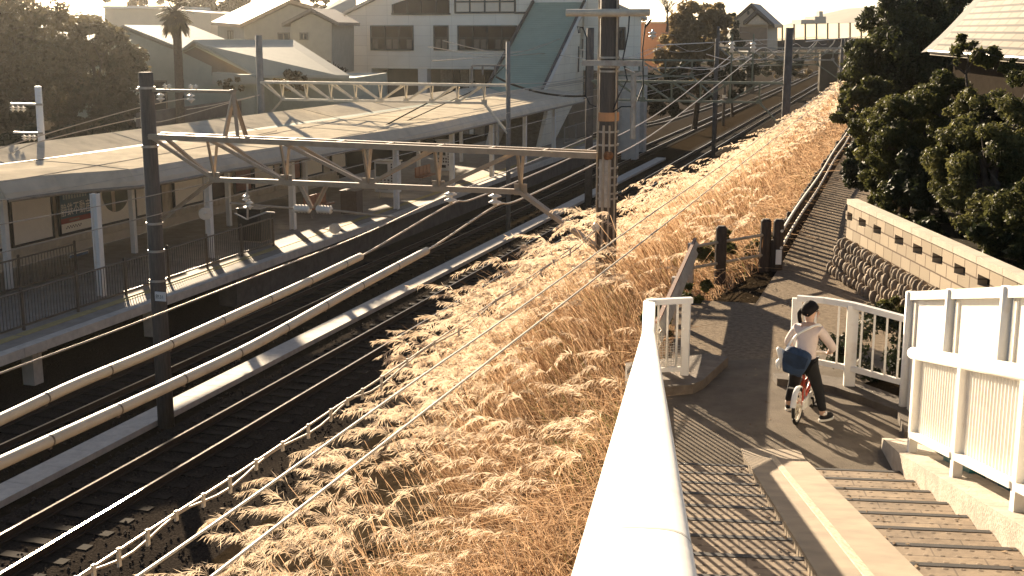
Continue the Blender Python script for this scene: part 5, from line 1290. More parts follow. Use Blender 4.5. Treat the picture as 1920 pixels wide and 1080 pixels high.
nodes = {'pe': (PE, (.10, .085)), 'wa': (PE.lerp(CH, .5), (.092, .075)), 'ch': (CH, (.105, .08)), 'nb': (NB, (.075, .06)), 'nk': (NK, .038), 'h0': (HDc - UP * .055, .055), 'h1': (HDc, .082), 'h2': (HDc + UP * .06, .066),
         'shr': (SHR, .048), 'elr': (ELR, .034), 'wrr': (WRR, .024), 'par': (GR + UP * .022 - fw * .012, (.026, .018)), 'shl': (SHL, .048), 'ell': (ELL, .034), 'wrl': (WRL, .024), 'pal': (GL + UP * .022 - fw * .012, (.026, .018)),
         'hpr': (HPR, .078), 'knr': (KNR, .052), 'anr': (ANR, .034), 'tor': (RFo + UP * .03 + fw * .09, .026), 'hpl': (HPL, .078), 'knl': (KNL, .052), 'anl': (ANL, .034), 'tol': (LFo + UP * .03 + fw * .09, .026)}
edges = [('pe', 'wa'), ('wa', 'ch'), ('ch', 'nb'), ('nb', 'nk'), ('nk', 'h0'), ('h0', 'h1'), ('h1', 'h2'), ('nb', 'shr'), ('shr', 'elr'), ('elr', 'wrr'), ('wrr', 'par'), ('nb', 'shl'), ('shl', 'ell'), ('ell', 'wrl'), ('wrl', 'pal'), ('pe', 'hpr'), ('hpr', 'knr'), ('knr', 'anr'), ('anr', 'tor'), ('pe', 'hpl'), ('hpl', 'knl'), ('knl', 'anl'), ('anl', 'tol')]
for sfx, g_, sd in (('r', GR, 1), ('l', GL, -1)):
    for i in range(4):
        b = g_ + rt * sd * (.022 - .015 * i) + UP * .018; a1 = b + fw * .022 + UP * .004; a2 = b + fw * .026 - UP * .026
        nodes['f%s%d' % (sfx, i)] = (a1, .0075); nodes['g%s%d' % (sfx, i)] = (a2, .0065); edges += [('pa' + sfx, 'f%s%d' % (sfx, i)), ('f%s%d' % (sfx, i), 'g%s%d' % (sfx, i))]
    nodes['t' + sfx] = (g_ - rt * sd * .036 + UP * .008, .0085); nodes['u' + sfx] = (g_ - rt * sd * .036 + fw * .022 - UP * .012, .007); edges += [('pa' + sfx, 't' + sfx), ('t' + sfx, 'u' + sfx)]
person = thing('person', 'child in a pale jacket and black trousers astride the small bicycle, head turned right', 'person', V((PE.x, PE.y, 0)))
part('body', skin_mesh(nodes, edges), SKIN, person, smooth=True)
# face turned right
fd = (rt * .97 + fw * .06 - UP * .05).normalized(); fs = fd.cross(UP).normalized()
q = MB(); q.ball(HDc + fd * .088 - UP * .008, .013, .016, .02, fs, fd, UP); q.ball(HDc + fs * .078 - fd * .005 - UP * .01, .012, .02, .03, fs, fd, UP); q.ball(HDc - fs * .078 - fd * .005 - UP * .01, .012, .02, .03, fs, fd, UP); part('nose_and_ears', q, SKIN, person, smooth=True)
q = MB()
for k in (-1, 1): q.ball(HDc + fd * .077 + fs * (.03 * k) + UP * .014, .012, .006, .007, fs, fd, UP)
part('eye', q, EYEW, person)
q = MB(); q.ball(HDc + fd * .078 - UP * .045, .02, .006, .006, fs, fd, UP); part('mouth', q, mat('lip', (.35, .13, .10), .5), person)
q = MB(); rows = []
for i in range(13):
    ph = math.pi * i / 12 * .62; row = []
    for j in range(25):
        th = 2 * math.pi * j / 24; dn = ph * (1.0 - .42 * max(0, math.cos(th))) * 1.12
        e = fd * (math.cos(th) * math.sin(dn)) + fs * (math.sin(th) * math.sin(dn)) + UP * math.cos(dn); row.append(HDc + UP * .015 + V((e.x * .097, e.y * .097, e.z * .104)) * random.uniform(.97, 1.04))
    rows.append(row)
q.sheet(rows)
bk_ = HDc - fd * .085 - UP * .02
q.tube(smooth_path([bk_ + UP * .03, bk_ - fd * .03 - UP * .02, bk_ - fd * .02 - UP * .10, bk_ - fd * .0 - UP * .15], 4), [.025] * 5 + [.022] * 5 + [.014] * 3, 8); part('hair', q, HAIR, person, smooth=True)
q = MB(); q.ball(HDc + fs * .07 - fd * .02 - UP * .05, .02, .025, .06, fs, fd, UP); 
JK = mat('jacket_pink_white', (.60, .50, .45), .8, .08, 6, bump=.15, bscale=25)
jn = {'hm': (PE - UP * .055 - fw * .02, (.14, .125)), 'pe': (PE + UP * .03, (.135, .118)), 'wa': (PE.lerp(CH, .5), (.122, .105)), 'ch': (CH, (.128, .105)), 'nb': (NB - UP * .01, (.09, .075)), 'co': (NK - UP * .01, .055), 'shr': (SHR, .062), 'elr': (ELR, .050), 'wrr': (WRR.lerp(ELR, .12), .038), 'shl': (SHL, .062), 'ell': (ELL, .050), 'wrl': (WRL.lerp(ELL, .12), .038)}
part('jacket', skin_mesh(jn, [('hm', 'pe'), ('pe', 'wa'), ('wa', 'ch'), ('ch', 'nb'), ('nb', 'co'), ('nb', 'shr'), ('shr', 'elr'), ('elr', 'wrr'), ('nb', 'shl'), ('shl', 'ell'), ('ell', 'wrl')]), JK, person, smooth=True)
TRS = mat('trousers_black', (.010, .010, .011), .85, .2, 8)
tn = {'pe': (PE - UP * .01, (.115, .10)), 'hpr': (HPR - UP * .02, .092), 'knr': (KNR, .064), 'anr': (ANR + UP * .03, .047), 'hpl': (HPL - UP * .02, .092), 'knl': (KNL, .064), 'anl': (ANL + UP * .03, .047)}
part('trousers', skin_mesh(tn, [('pe', 'hpr'), ('hpr', 'knr'), ('knr', 'anr'), ('pe', 'hpl'), ('hpl', 'knl'), ('knl', 'anl')]), TRS, person, smooth=True)
for F_, tw in ((RFo, rt * .5 + fw * .85), (LFo, fw)):
    tw = tw.normalized(); sd = V((tw.y, -tw.x, 0)); q = MB(); q.ball(F_ + tw * .045 + UP * .045, .04, .105, .045, sd, tw, UP, 12, 8); s_h = part('shoe', q, TRS, person, smooth=True)
    q = MB(); q.prism([F_ + tw * (.045 + .112 * math.sin(a)) + sd * (.043 * math.cos(a)) for a in [2 * math.pi * i / 16 for i in range(16)]], UP * .024); part('sole', q, WHITE, s_h)
    q = MB(); q.tube([F_ + UP * .075, F_ + UP * .10], .041, 12); part('sock', q, WHITE, s_h)
# blue shoulder bag hanging at the rider's back
bg = thing('shoulder_bag', "blue denim shoulder bag hanging behind the child's left hip", 'bag', PE)
bc = PE - fw * .155 - rt * .055 + UP * .015
q = MB(); bu = (UP + rt * .25).normalized(); br_ = (rt - UP * .25).normalized()
rows = []
for i in range(13):
    ph = -math.pi / 2 + math.pi * i / 12; row = []
    for j in range(21):
        th = 2 * math.pi * j / 20; f_ = lambda x, e: math.copysign(abs(x) ** e, x)
        row.append(bc + br_ * (.14 * f_(math.cos(ph), .5) * f_(math.cos(th), .55) * (1 + .12 * math.sin(3 * ph))) + fw * (.065 * f_(math.cos(ph), .5) * f_(math.sin(th), .6)) + bu * (.135 * f_(math.sin(ph), .6) + .016 * math.sin(5 * th)))
    rows.append(row)
q.sheet(rows); part('bag_body', q, BLUE, bg, smooth=True)
q = MB(); q.prism([bc - fw * .072 + br_ * x + bu * z for x, z in ((-.13, .10), (.13, .10), (.125, -.02), (.05, -.045), (-.06, -.03), (-.125, -.01))], fw * -.012); part('bag_flap', q, mat('denim_dark', (.012, .026, .055), .85, .3, 18), bg)
q = MB(); q.tube(smooth_path([bc - rt * .13 + UP * .08, SHL - fw * .11 - UP * .08, NB - fw * .10 + rt * .02, SHR - fw * .03 + UP * .065, SHR + fw * .07 - UP * .02], 5), .014, 6); part('strap', q, WHITE, bg)
q = MB(); q.ball(bc - rt * .15 + UP * .05, .05, .04, .10, (rt + UP * .5).normalized(), fw, (UP - rt * .5).normalized(), 9, 6, jit=.12); q.ball(bc - rt * .18 - UP * .05, .035, .04, .06, rt, fw, UP, 8, 6, jit=.12); part('white_cloth', q, WHITE, bg, smooth=True)

# fallen leaves and grit blown about the landing, the path and the stairs
q = MB(); gl = random.Random(12)
for i in range(900):
    if i < 420: c = V((gl.uniform(1.6, 5.5), gl.uniform(12.2, 20.5), .008))
    elif i < 640: c = T(gl.choice((12.45, 12.6, 13.6, 13.75)) + gl.gauss(0, .08), gl.uniform(-2, 32), .006)
    else:
        j = gl.randint(1, 11); c = S(-TR * (j + gl.random() ** 2 * .95), gl.choice((.1, .9, 1.62, 2.28)) + gl.gauss(0, .07), RS * j + .006)
        if .93 < (c - SB).dot(NR) < 1.56 or not .04 < (c - SB).dot(NR) < 2.34: continue
    if i < 420 and (c.x > 3.2 and c.y < 15): continue
    a = gl.uniform(0, 6.28); r_ = gl.uniform(.010, .028); e = V((math.cos(a), math.sin(a), gl.uniform(-.1, .3))) * r_; f_ = V((-math.sin(a), math.cos(a), gl.uniform(-.1, .3))) * (r_ * .5)
    q.face([c - e, c + f_, c + e + UP * .004, c - f_], gl.randint(0, 1))
solo('fallen_leaves', 'scattered dry leaves and grit on the landing, path and steps', 'leaves', q, [mat('litter_brown', (.12, .07, .035), .9, .4, 20), mat('litter_tan', (.30, .21, .12), .9, .3, 20)], kind='stuff')
# ------------------------------------------------------------------ vegetation
def crown_arrays(blobs, n, size, seed, clumps=60, spread=.34, flat=0):
    """leaf quads gathered in clumps over the shells of the blobs (center, (rx, ry, rz))"""
    g = np.random.default_rng(seed); vol = np.array([b[1][0] * b[1][2] + .001 for b in blobs]); vol = vol / vol.sum()
    which = g.choice(len(blobs), clumps, p=vol); cc, cr = [], []
    for w in which:
        c, r = blobs[w]; d = g.normal(size=3); d /= np.linalg.norm(d); k = g.uniform(.35, 1.0) ** .5
        cc.append(np.array(c) + d * np.array(r) * k); cr.append(min(r) * spread * g.uniform(.6, 1.35))
    cc, cr = np.array(cc), np.array(cr); wts = cr ** 2 / (cr ** 2).sum()
    i = g.choice(clumps, n, p=wts); d = g.normal(size=(n, 3)); d /= np.linalg.norm(d, axis=1)[:, None]
    rad = cr[i] * g.uniform(.2, 1.05, n) ** .6
    p = cc[i] + d * rad[:, None] * np.array([1, 1, .8])
    nrm = d * .8 + g.normal(size=(n, 3)) * .7 + np.array([0, 0, .35]); nrm /= np.linalg.norm(nrm, axis=1)[:, None]
    t = np.cross(nrm, g.normal(size=(n, 3))); t /= np.linalg.norm(t, axis=1)[:, None]; b = np.cross(nrm, t)
    sz = size * g.uniform(.6, 1.35, n)[:, None]
    v = np.stack([p - t * sz, p + b * sz * .42 - t * sz * .1, p + t * sz, p - b * sz * .42 - t * sz * .1], 1)
    return v.reshape(-1, 3), np.arange(n * 4).reshape(n, 4)
def tree(name, label, cat, base, blobs, n, size, m, seed, clumps=60, trunk_r=.2, spread=.34, group=None, limbs=True, crown='crown', bark=BARK):
    t = thing(name, label, cat, base, group)
    v, f = crown_arrays(blobs, n, size, seed, clumps, spread)
    o = fast(crown, v, [f], [np.zeros(len(f))], [m], V(base)); o.location = (0, 0, 0); o.parent = t; 
    if limbs:
        q = MB(); g = random.Random(seed); c0 = V(blobs[0][0]); fork = V(base).lerp(c0, .55)
        q.tube([V(base) - UP * .2, V(base).lerp(fork, .5) + V((g.uniform(-.2, .2), g.uniform(-.2, .2), 0)), fork], [trunk_r, trunk_r * .8, trunk_r * .65], 10)
        for c, r in blobs:
            e = V(c) + V((g.uniform(-.3, .3) * r[0], g.uniform(-.3, .3) * r[1], .3 * r[2])); mid = fork.lerp(e, .5) + V((g.uniform(-.3, .3), g.uniform(-.3, .3), g.uniform(0, .3)))
            q.tube([fork, mid, e], [trunk_r * .55, trunk_r * .35, trunk_r * .08], 7)
            for _ in range(4): a = mid.lerp(e, g.random()); q.tube([a, a + V((g.uniform(-1, 1) * r[0] * .7, g.uniform(-1, 1) * r[1] * .7, g.uniform(0, .6) * r[2]))], [trunk_r * .18, trunk_r * .03], 5)
        part('trunk', q, bark, t)
    return t
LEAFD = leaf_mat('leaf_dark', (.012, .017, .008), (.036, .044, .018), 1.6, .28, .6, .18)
LEAFD2 = leaf_mat('leaf_evergreen', (.011, .017, .007), (.085, .090, .030), .9, .36, .6, .18)
LEAFM = leaf_mat('leaf_mid', (.018, .025, .009), (.13, .125, .038), 1.1, .42, .6, .2)
LEAFL = leaf_mat('leaf_light', (.020, .028, .010), (.16, .150, .050), 1.1, .42, .6, .2)
LEAFB = leaf_mat('leaf_brown', (.10, .075, .035), (.26, .19, .09), .5, .45)
LEAFT = leaf_mat('leaf_tree_left', (.045, .042, .024), (.13, .105, .055), .25, .5)
def bl(px, py, Y, rx, rz, ry=None):   # blob centre from a pixel, radii in pixels of the photograph
    c = at_y(px, py, Y); k = Y / FOC; return (tuple(c), (rx * k, (ry or (rx + rz) / 2) * k, rz * k))
# bushes on the terrace at right
tree('evergreen_tree', 'tall dark evergreen tree behind the bushes right of the path', 'tree', at_y(1690, 330, 42) * 1, [bl(1665, 95, 42, 75, 95), bl(1745, 60, 43, 75, 90), bl(1790, 10, 44, 60, 60), bl(1625, 150, 42, 50, 60), bl(1700, 170, 41, 90, 70), bl(1640, 230, 40, 50, 60), bl(1720, 120, 41, 90, 80), bl(1700, 30, 42, 60, 50), bl(1610, 110, 42, 30, 40), bl(1760, 100, 43, 60, 60)], 60000, .085, LEAFD2, 1, 260, .3, .26)
tree('evergreen_bush', 'sunlit edged green bush standing over the start of the block wall', 'bush', at_y(1690, 400, 21.5), [bl(1700, 255, 22, 62, 80), bl(1665, 300, 22, 42, 70), bl(1735, 215, 23, 60, 55), bl(1700, 380, 21.2, 60, 40), bl(1770, 180, 23, 60, 50), bl(1660, 360, 22, 40, 50), bl(1640, 250, 23, 40, 50)], 46000, .042, LEAFM, 2, 170, .1)
tree('laurel_bush', 'large glossy green bush at the right edge in front of the slate roof', 'bush', at_y(1860, 450, 18.5), [bl(1850, 330, 18.6, 75, 95), bl(1905, 260, 18.5, 60, 80), bl(1800, 300, 19.5, 60, 70), bl(1880, 420, 17.5, 80, 60), bl(1940, 420, 16.6, 70, 90), bl(1840, 210, 20.5, 60, 45), bl(1930, 180, 19.5, 60, 50)], 52000, .039, LEAFL, 3, 200, .12)
tree('overhanging_bush', 'low bush leaning over the far path from the right', 'bush', at_y(1610, 300, 40), [bl(1600, 205, 40, 42, 32), bl(1570, 215, 41, 20, 14), bl(1635, 190, 39, 40, 40), bl(1600, 165, 42, 30, 26)], 9000, .09, LEAFM, 4, 60, .08)
tree('sapling', 'spindly sapling poking up before the eaves of the slate roof', 'sapling', at_y(1815, 200, 21), [bl(1808, 90, 21.5, 16, 22), bl(1850, 100, 21.5, 22, 20), bl(1790, 105, 21.5, 8, 16), bl(1895, 120, 21, 26, 14)], 1500, .055, LEAFM, 5, 22, .03, .6)
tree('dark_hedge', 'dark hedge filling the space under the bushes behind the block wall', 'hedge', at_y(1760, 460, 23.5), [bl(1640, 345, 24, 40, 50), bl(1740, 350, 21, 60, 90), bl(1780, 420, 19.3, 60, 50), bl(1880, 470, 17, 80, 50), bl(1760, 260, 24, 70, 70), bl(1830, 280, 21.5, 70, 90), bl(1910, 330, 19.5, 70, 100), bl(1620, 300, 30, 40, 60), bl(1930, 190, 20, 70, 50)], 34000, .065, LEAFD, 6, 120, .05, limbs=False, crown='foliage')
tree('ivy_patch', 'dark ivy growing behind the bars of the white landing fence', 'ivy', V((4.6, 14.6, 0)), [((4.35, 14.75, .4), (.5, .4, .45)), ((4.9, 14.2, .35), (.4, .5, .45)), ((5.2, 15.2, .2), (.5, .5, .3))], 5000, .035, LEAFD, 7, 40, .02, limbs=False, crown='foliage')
tree('weed_tuft', 'bright green weed tuft at the foot of the cobble wall', 'weed', V((5.45, 17.6, 0)), [((5.45, 17.6, .16), (.26, .3, .2)), ((5.3, 18.3, .08), (.2, .3, .1)), ((5.5, 16.9, .1), (.25, .3, .12))], 1500, .05, LEAFL, 8, 18, .02, limbs=False, crown='foliage')
tree('verge_bush', 'clump of dark green weeds beside the guard beam', 'weed', at_z(1300, 560, 0), [((tuple(at_z(1302, 548, .15))), (.28, .3, .22)), ((tuple(at_z(1235, 600, .2))), (.2, .4, .25))], 2200, .05, LEAFM, 9, 24, .02, limbs=False, crown='foliage')
tree('grass_tuft', 'yellow green tuft of grass behind the corner rail fence', 'grass tuft', at_z(1390, 470, 0), [((tuple(at_z(1390, 455, .3))), (.55, .4, .28)), ((tuple(at_z(1340, 475, .2))), (.4, .3, .2))], 3000, .07, LEAFL, 10, 30, .02, limbs=False, crown='foliage')
# trees at left
g_ = lambda x, Y: V((at_y(x, 300, Y).x, Y, -3.8))
tree('broadleaf_tree', 'tall broad hazy tree at the left edge behind the canopy', 'tree', g_(50, 60), [bl(40, 120, 60, 105, 95), bl(95, 60, 61, 80, 70), bl(0, 40, 60, 90, 70), bl(60, 210, 59, 120, 80), bl(-40, 200, 58, 90, 110)], 26000, .15, LEAFT, 11, 120, .3)
tree('broadleaf_tree', 'rounder hazy tree right of the tall tree, beside the green shed', 'tree', g_(190, 63), [bl(195, 120, 63, 62, 80), bl(215, 190, 62, 48, 70), bl(150, 60, 64, 50, 60), bl(170, 220, 61, 80, 60), bl(235, 160, 63, 28, 44)], 22000, .15, LEAFT, 12, 110, .26)
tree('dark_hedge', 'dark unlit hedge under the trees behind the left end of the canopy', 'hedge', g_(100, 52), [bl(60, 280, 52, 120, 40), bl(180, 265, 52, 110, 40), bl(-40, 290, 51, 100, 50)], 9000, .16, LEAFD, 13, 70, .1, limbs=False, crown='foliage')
tree('hazy_treeline', 'pale brown hazy trees behind the tiled house', 'trees', g_(420, 130), [bl(400, 25, 130, 60, 40), bl(450, 15, 132, 50, 40), bl(350, 30, 128, 40, 30), bl(560, 0, 135, 60, 22), bl(600, 8, 136, 30, 18), bl(260, -10, 140, 70, 24)], 12000, .32, LEAFB, 14, 80, .3, limbs=False, crown='foliage')
tree('brown_tree', 'rusty brown tree between the salmon building and the dark gable house', 'tree', g_(1300, 105), [bl(1310, 55, 105, 48, 48), bl(1345, 50, 106, 26, 42), bl(1275, 80, 104, 34, 44), bl(1320, 100, 105, 50, 34), bl(1265, 110, 103, 34, 30)], 15000, .22, LEAFB, 15, 110, .25)
tree('conifer', 'small dark conifer touching the left of the dark gable house', 'tree', g_(1370, 120), [bl(1372, 50, 120, 12, 26), bl(1372, 80, 120, 18, 24)], 3000, .2, LEAFD, 16, 30, .15)
# low planting beyond the far tracks
for i, (px, py, Y, rx, rz, m_, lab) in enumerate(((1330, 140, 100, 90, 22, LEAFD, 'dark hedge along the far side of the tracks below the brown tree'), (1240, 165, 92, 50, 26, LEAFD, 'dark shrub row right behind the station piers'), (1290, 158, 96, 30, 8, LEAFB, 'dry brown shrub in front of the dark far hedge'), (1520, 118, 185, 120, 14, LEAFB, 'dry tan scrub under the road bridge'), (1450, 116, 165, 60, 14, LEAFD, 'dark scrub under the left end of the road bridge'))):
    tree('far_shrub', lab, 'shrub', V((at_y(px, py, Y).x, Y, -4)), [bl(px - rx * .5, py, Y, rx * .5, rz), bl(px + rx * .5, py, Y, rx * .5, rz), bl(px, py + rz, Y, rx, rz)], 6000, .2, m_, 20 + i, 60, .1, limbs=False, crown='foliage')
tree('pink_shrub', 'pinkish flowering shrub left of the gabled house garden', 'shrub', g_(560, 66), [bl(555, 150, 66, 26, 18), bl(530, 160, 66, 20, 12), bl(440, 158, 63, 30, 12)], 3500, .12, LEAFB, 26, 30, .05, limbs=False, crown='foliage')
# palm
pb_ = at_y(336, 230, 60); pm = thing('palm_tree', 'tall fan palm with a shaggy head before the pale sheds', 'palm', V((pb_.x, 60, -3.8)))
hd_ = at_y(328, 22, 60); q = MB(); q.tube([V((pb_.x, 60, -3.9)), at_y(335, 130, 60), at_y(332, 60, 60), hd_], [.25, .2, .2, .24], 10); part('trunk', q, mat('palm_bark', (.12, .085, .055), .95, .3, 10), pm)
q = MB(); gg = random.Random(3)
for i in range(70):
    a = gg.uniform(0, 6.28); el = gg.uniform(-1.2, 1.1); d = V((math.cos(a) * math.cos(el), math.sin(a) * math.cos(el), math.sin(el))); L_ = gg.uniform(.7, 1.05)
    e = hd_ + d * L_ * .55 + UP * .1; q.bar(hd_, e, .03, .02)
    sd = d.cross(UP).normalized(); u = sd.cross(d)
    for k in range(9):
        an = -1.1 + 2.2 * k / 8; dd = (d * math.cos(an) + sd * math.sin(an)); tip = e + dd * (.55 * L_) - UP * (.12 + .1 * abs(an)); q.face([e - u * .01, e.lerp(tip, .5) + sd * .035, tip, e.lerp(tip, .5) - sd * .035])
part('crown', q, LEAFT, pm)
q = MB()
for i in range(60):
    a = gg.uniform(0, 6.28); b = hd_ + V((math.cos(a) * .25, math.sin(a) * .25, -.2)); e = b + V((math.cos(a) * .45, math.sin(a) * .45, -gg.uniform(.6, 1.1))); sd = V((-math.sin(a), math.cos(a), 0)) * .1; q.face([b, b.lerp(e, .6) + sd, e, b.lerp(e, .6) - sd])
part('dead_skirt', q, LEAFB, pm)
# bare trees
def bare(px, pyb, pyt, Y, label, seed, r=.16, wide=1.0):
    b = at_y(px, pyb, Y); t = thing('bare_tree', label, 'tree', b); g = random.Random(seed); H = at_y(px, pyt, Y).z - b.z; q = MB(); tw = MB()
    def grow(p, d, L, rr, lv):
        e = p + d * L + V((g.uniform(-.1, .1), g.uniform(-.1, .1), 0)) * L; mid = p.lerp(e, .5) + V((g.uniform(-.08, .08), g.uniform(-.08, .08), g.uniform(-.05, .05))) * L
        (q if lv < 2 else tw).tube([p, mid, e], [rr, rr * .8, rr * .6], 7 if lv < 2 else 4, cap=False)
        if lv < 5:
            for _ in range(3 if lv < 4 else 2):
                nd = (d + V((g.uniform(-1, 1) * wide, g.uniform(-1, 1) * wide, g.uniform(-.1, .7)))).normalized(); grow(e.lerp(mid, g.uniform(0, .6)), nd, L * g.uniform(.55, .82), rr * .6, lv + 1)
    grow(b, V((0, 0, 1)), H * .30, r, 0); part('trunk', q, BARK, t); part('twigs', tw, BARK, t)
bare(604, 168, 88, 74, 'bare dark branched tree in front of the cottage roof', 5, .2); bare(640, 172, 98, 75, 'slimmer bare tree next to the station wall', 8, .17, .8); bare(1250, 60, -30, 104, 'bare twiggy tree rising above the salmon building', 11, .12)
bare(1265, 60, -5, 106, 'second bare tree between the salmon building and the brown tree', 13, .1)

# ------------------------------------------------------------------ pampas grass on the railway bank
zo = np.array([p[0] for p in PROF]); zz = np.array([p[1] for p in PROF])
a0, pv, dv_ = np.array(A0), np.array(P), np.array(D)
def ground_pts(o, s): c = a0[None] + o[:, None] * pv + s[:, None] * dv_; c[:, 2] = np.interp(o, zo, zz); return c
def sample_bank(n, omin, omax, g, dmin=4.5, dmax=170, pw=1.15):
    u = g.random(n); pw = pw + (.001 if abs(pw - 1) < .001 else 0)
    k0, k1 = dmin ** (1 - pw), dmax ** (1 - pw); d = (k0 + (k1 - k0) * u) ** (1 / (1 - pw))
    return g.uniform(omin, omax, n), d + SE
def omin_at(s): return np.interp(s, [-16, -10, -6, -2, 2, 5, 8, 12, 20, 60, 170], [10.3, 9.8, 8.9, 8.1, 7.4, 7.0, 7.1, 7.6, 7.9, 8.0, 7.9])
def clear(o, s):      # keep the stairs, the landing and the fence strip clear
    c = ground_pts(o, s); rel = c - np.array(SB); l = rel @ np.array(U); r = rel @ np.array(NR)
    bad = (o < omin_at(s) + .5 * np.sin(s * 1.7) * np.sin(s * .53 + 1)) | ((r > -.22) & (l < 3.4)) | ((c[:, 1] > 13) & (c[:, 1] < 19.4) & (c[:, 0] > 1.25 + (c[:, 1] - 13) * .24)) | ((c[:, 1] >= 19.4) & (o > oF - .12) & True) | ((c[:, 1] >= 19.0) & (c[:, 1] < 21.6) & (c[:, 0] > 2.75 + (c[:, 1] - 19.4) * .75))
    return ~bad
def ribbons(p0, dirs, L, bend, w, nseg, taper=True):
    """curved ribbons: root p0 (n,3), start direction, length (n,), bend vector (n,3) added as t^2, width (n,)"""
    n = len(p0); ts = np.linspace(0, 1, nseg + 1); view = p0 - np.array(EYE)[None]; side = np.cross(dirs, view); side /= np.linalg.norm(side, axis=1)[:, None] + 1e-9
    rows = []
    for t in ts:
        c = p0 + dirs * (L * t)[:, None] + bend * (L * t * t)[:, None]; ww = w * ((1 - t * .85) if taper else 1)
        rows += [c - side * (ww / 2)[:, None], c + side * (ww / 2)[:, None]]
    v = np.stack(rows, 1); k = 2 * (nseg + 1); base = (np.arange(n) * k)[:, None]
    f = np.concatenate([base + np.array([[2 * i, 2 * i + 1, 2 * i + 3, 2 * i + 2]]) for i in range(nseg)], 0)
    return v.reshape(-1, 3), f
G = np.random.default_rng(42)
left = -pv * .8 + np.array([-.55, -.1, 0]) * .6; left = left / np.linalg.norm(left)
VV, FF, MI, off = [], [], [], 0
def add(v, f, m):
    global off
    VV.append(v); FF.append(f + off); MI.append(np.full(len(f), m)); off += len(v)
# dry blades and stems
n = 95000; o, s = sample_bank(n, 4.8, 12.3, G); k = clear(o, s); o, s = o[k], s[k]; n = len(o); c = ground_pts(o, s); dist = np.linalg.norm(c - np.array(EYE), axis=1)
patch = np.sin(o * 2.1 + s * .35) * np.sin(s * .9 + 1.3 * np.cos(o))
kk = (o > 9.6) | (G.random(n) < .62)
o, s, c, dist, patch = o[kk], s[kk], c[kk], dist[kk], patch[kk]; n = len(o)
tall = np.interp(s, [-14, -8, -4, 10, 20], [.68, .85, 1.0, 1.0, .95]) * np.where((o > 8.4) & (o < 10.9) & (s > -7) & (s < 12), 1.35, 1.0) * np.where((o < 10.9), 1.0, .55) * np.where((s > 4) & (o > 11), .8, 1) * np.where(s < -10, np.where(o > 9.6, .6, .9), 1)
hgt = G.uniform(.45, 1.5, n) * tall * (1 + .22 * patch)
sp = np.where(o < 10.2, .13, .30)
d = np.stack([G.normal(0, 1, n) * sp, G.normal(0, 1, n) * sp, np.ones(n)], 1) + left * np.where(o < 10.2, .34, .25)[:, None]; d /= np.linalg.norm(d, axis=1)[:, None]
bend = G.normal(0, .11, (n, 3)) * np.where(o < 10.2, 1, 2.0)[:, None] + left * .2; bend[:, 2] = -G.uniform(.02, .28, n) * np.where(o < 10.2, 1, 1.8)
w = np.maximum(.006, dist * .00045) * G.uniform(.6, 1.5, n)
v, f = ribbons(c, d, hgt, bend, w, 4); mi = np.where(G.random(n) < .5, 1, 2); mi = np.where(G.random(n) < .05, 3, mi)
mi = np.where((patch < -.45) & (G.random(n) < .3), 3, mi)
VV.append(v); FF.append(f + off); MI.append(np.tile(mi, 4)); off += len(v)
# tangled dead stalks leaning every way on the upper bank
n = 12000; o, s = sample_bank(n, 9.8, 12.3, G, 4.5, 60, 1.2); k = clear(o, s); o, s = o[k], s[k]; n = len(o); c = ground_pts(o, s); c[:, 2] += G.uniform(.0, .55, n); dist = np.linalg.norm(c - np.array(EYE), axis=1)
d = G.normal(0, 1, (n, 3)); d[:, 2] = np.abs(d[:, 2]) * .5 + .1; d /= np.linalg.norm(d, axis=1)[:, None]; bend = G.normal(0, .45, (n, 3)); bend[:, 2] = -G.uniform(0, .6, n)
v, f = ribbons(c, d, G.uniform(.25, .7, n), bend, np.maximum(.005, dist * .0004) * G.uniform(.6, 1.4, n), 4); VV.append(v); FF.append(f + off); MI.append(np.tile(np.where(G.random(n) < .8, 1, 2), 4)); off += len(v)
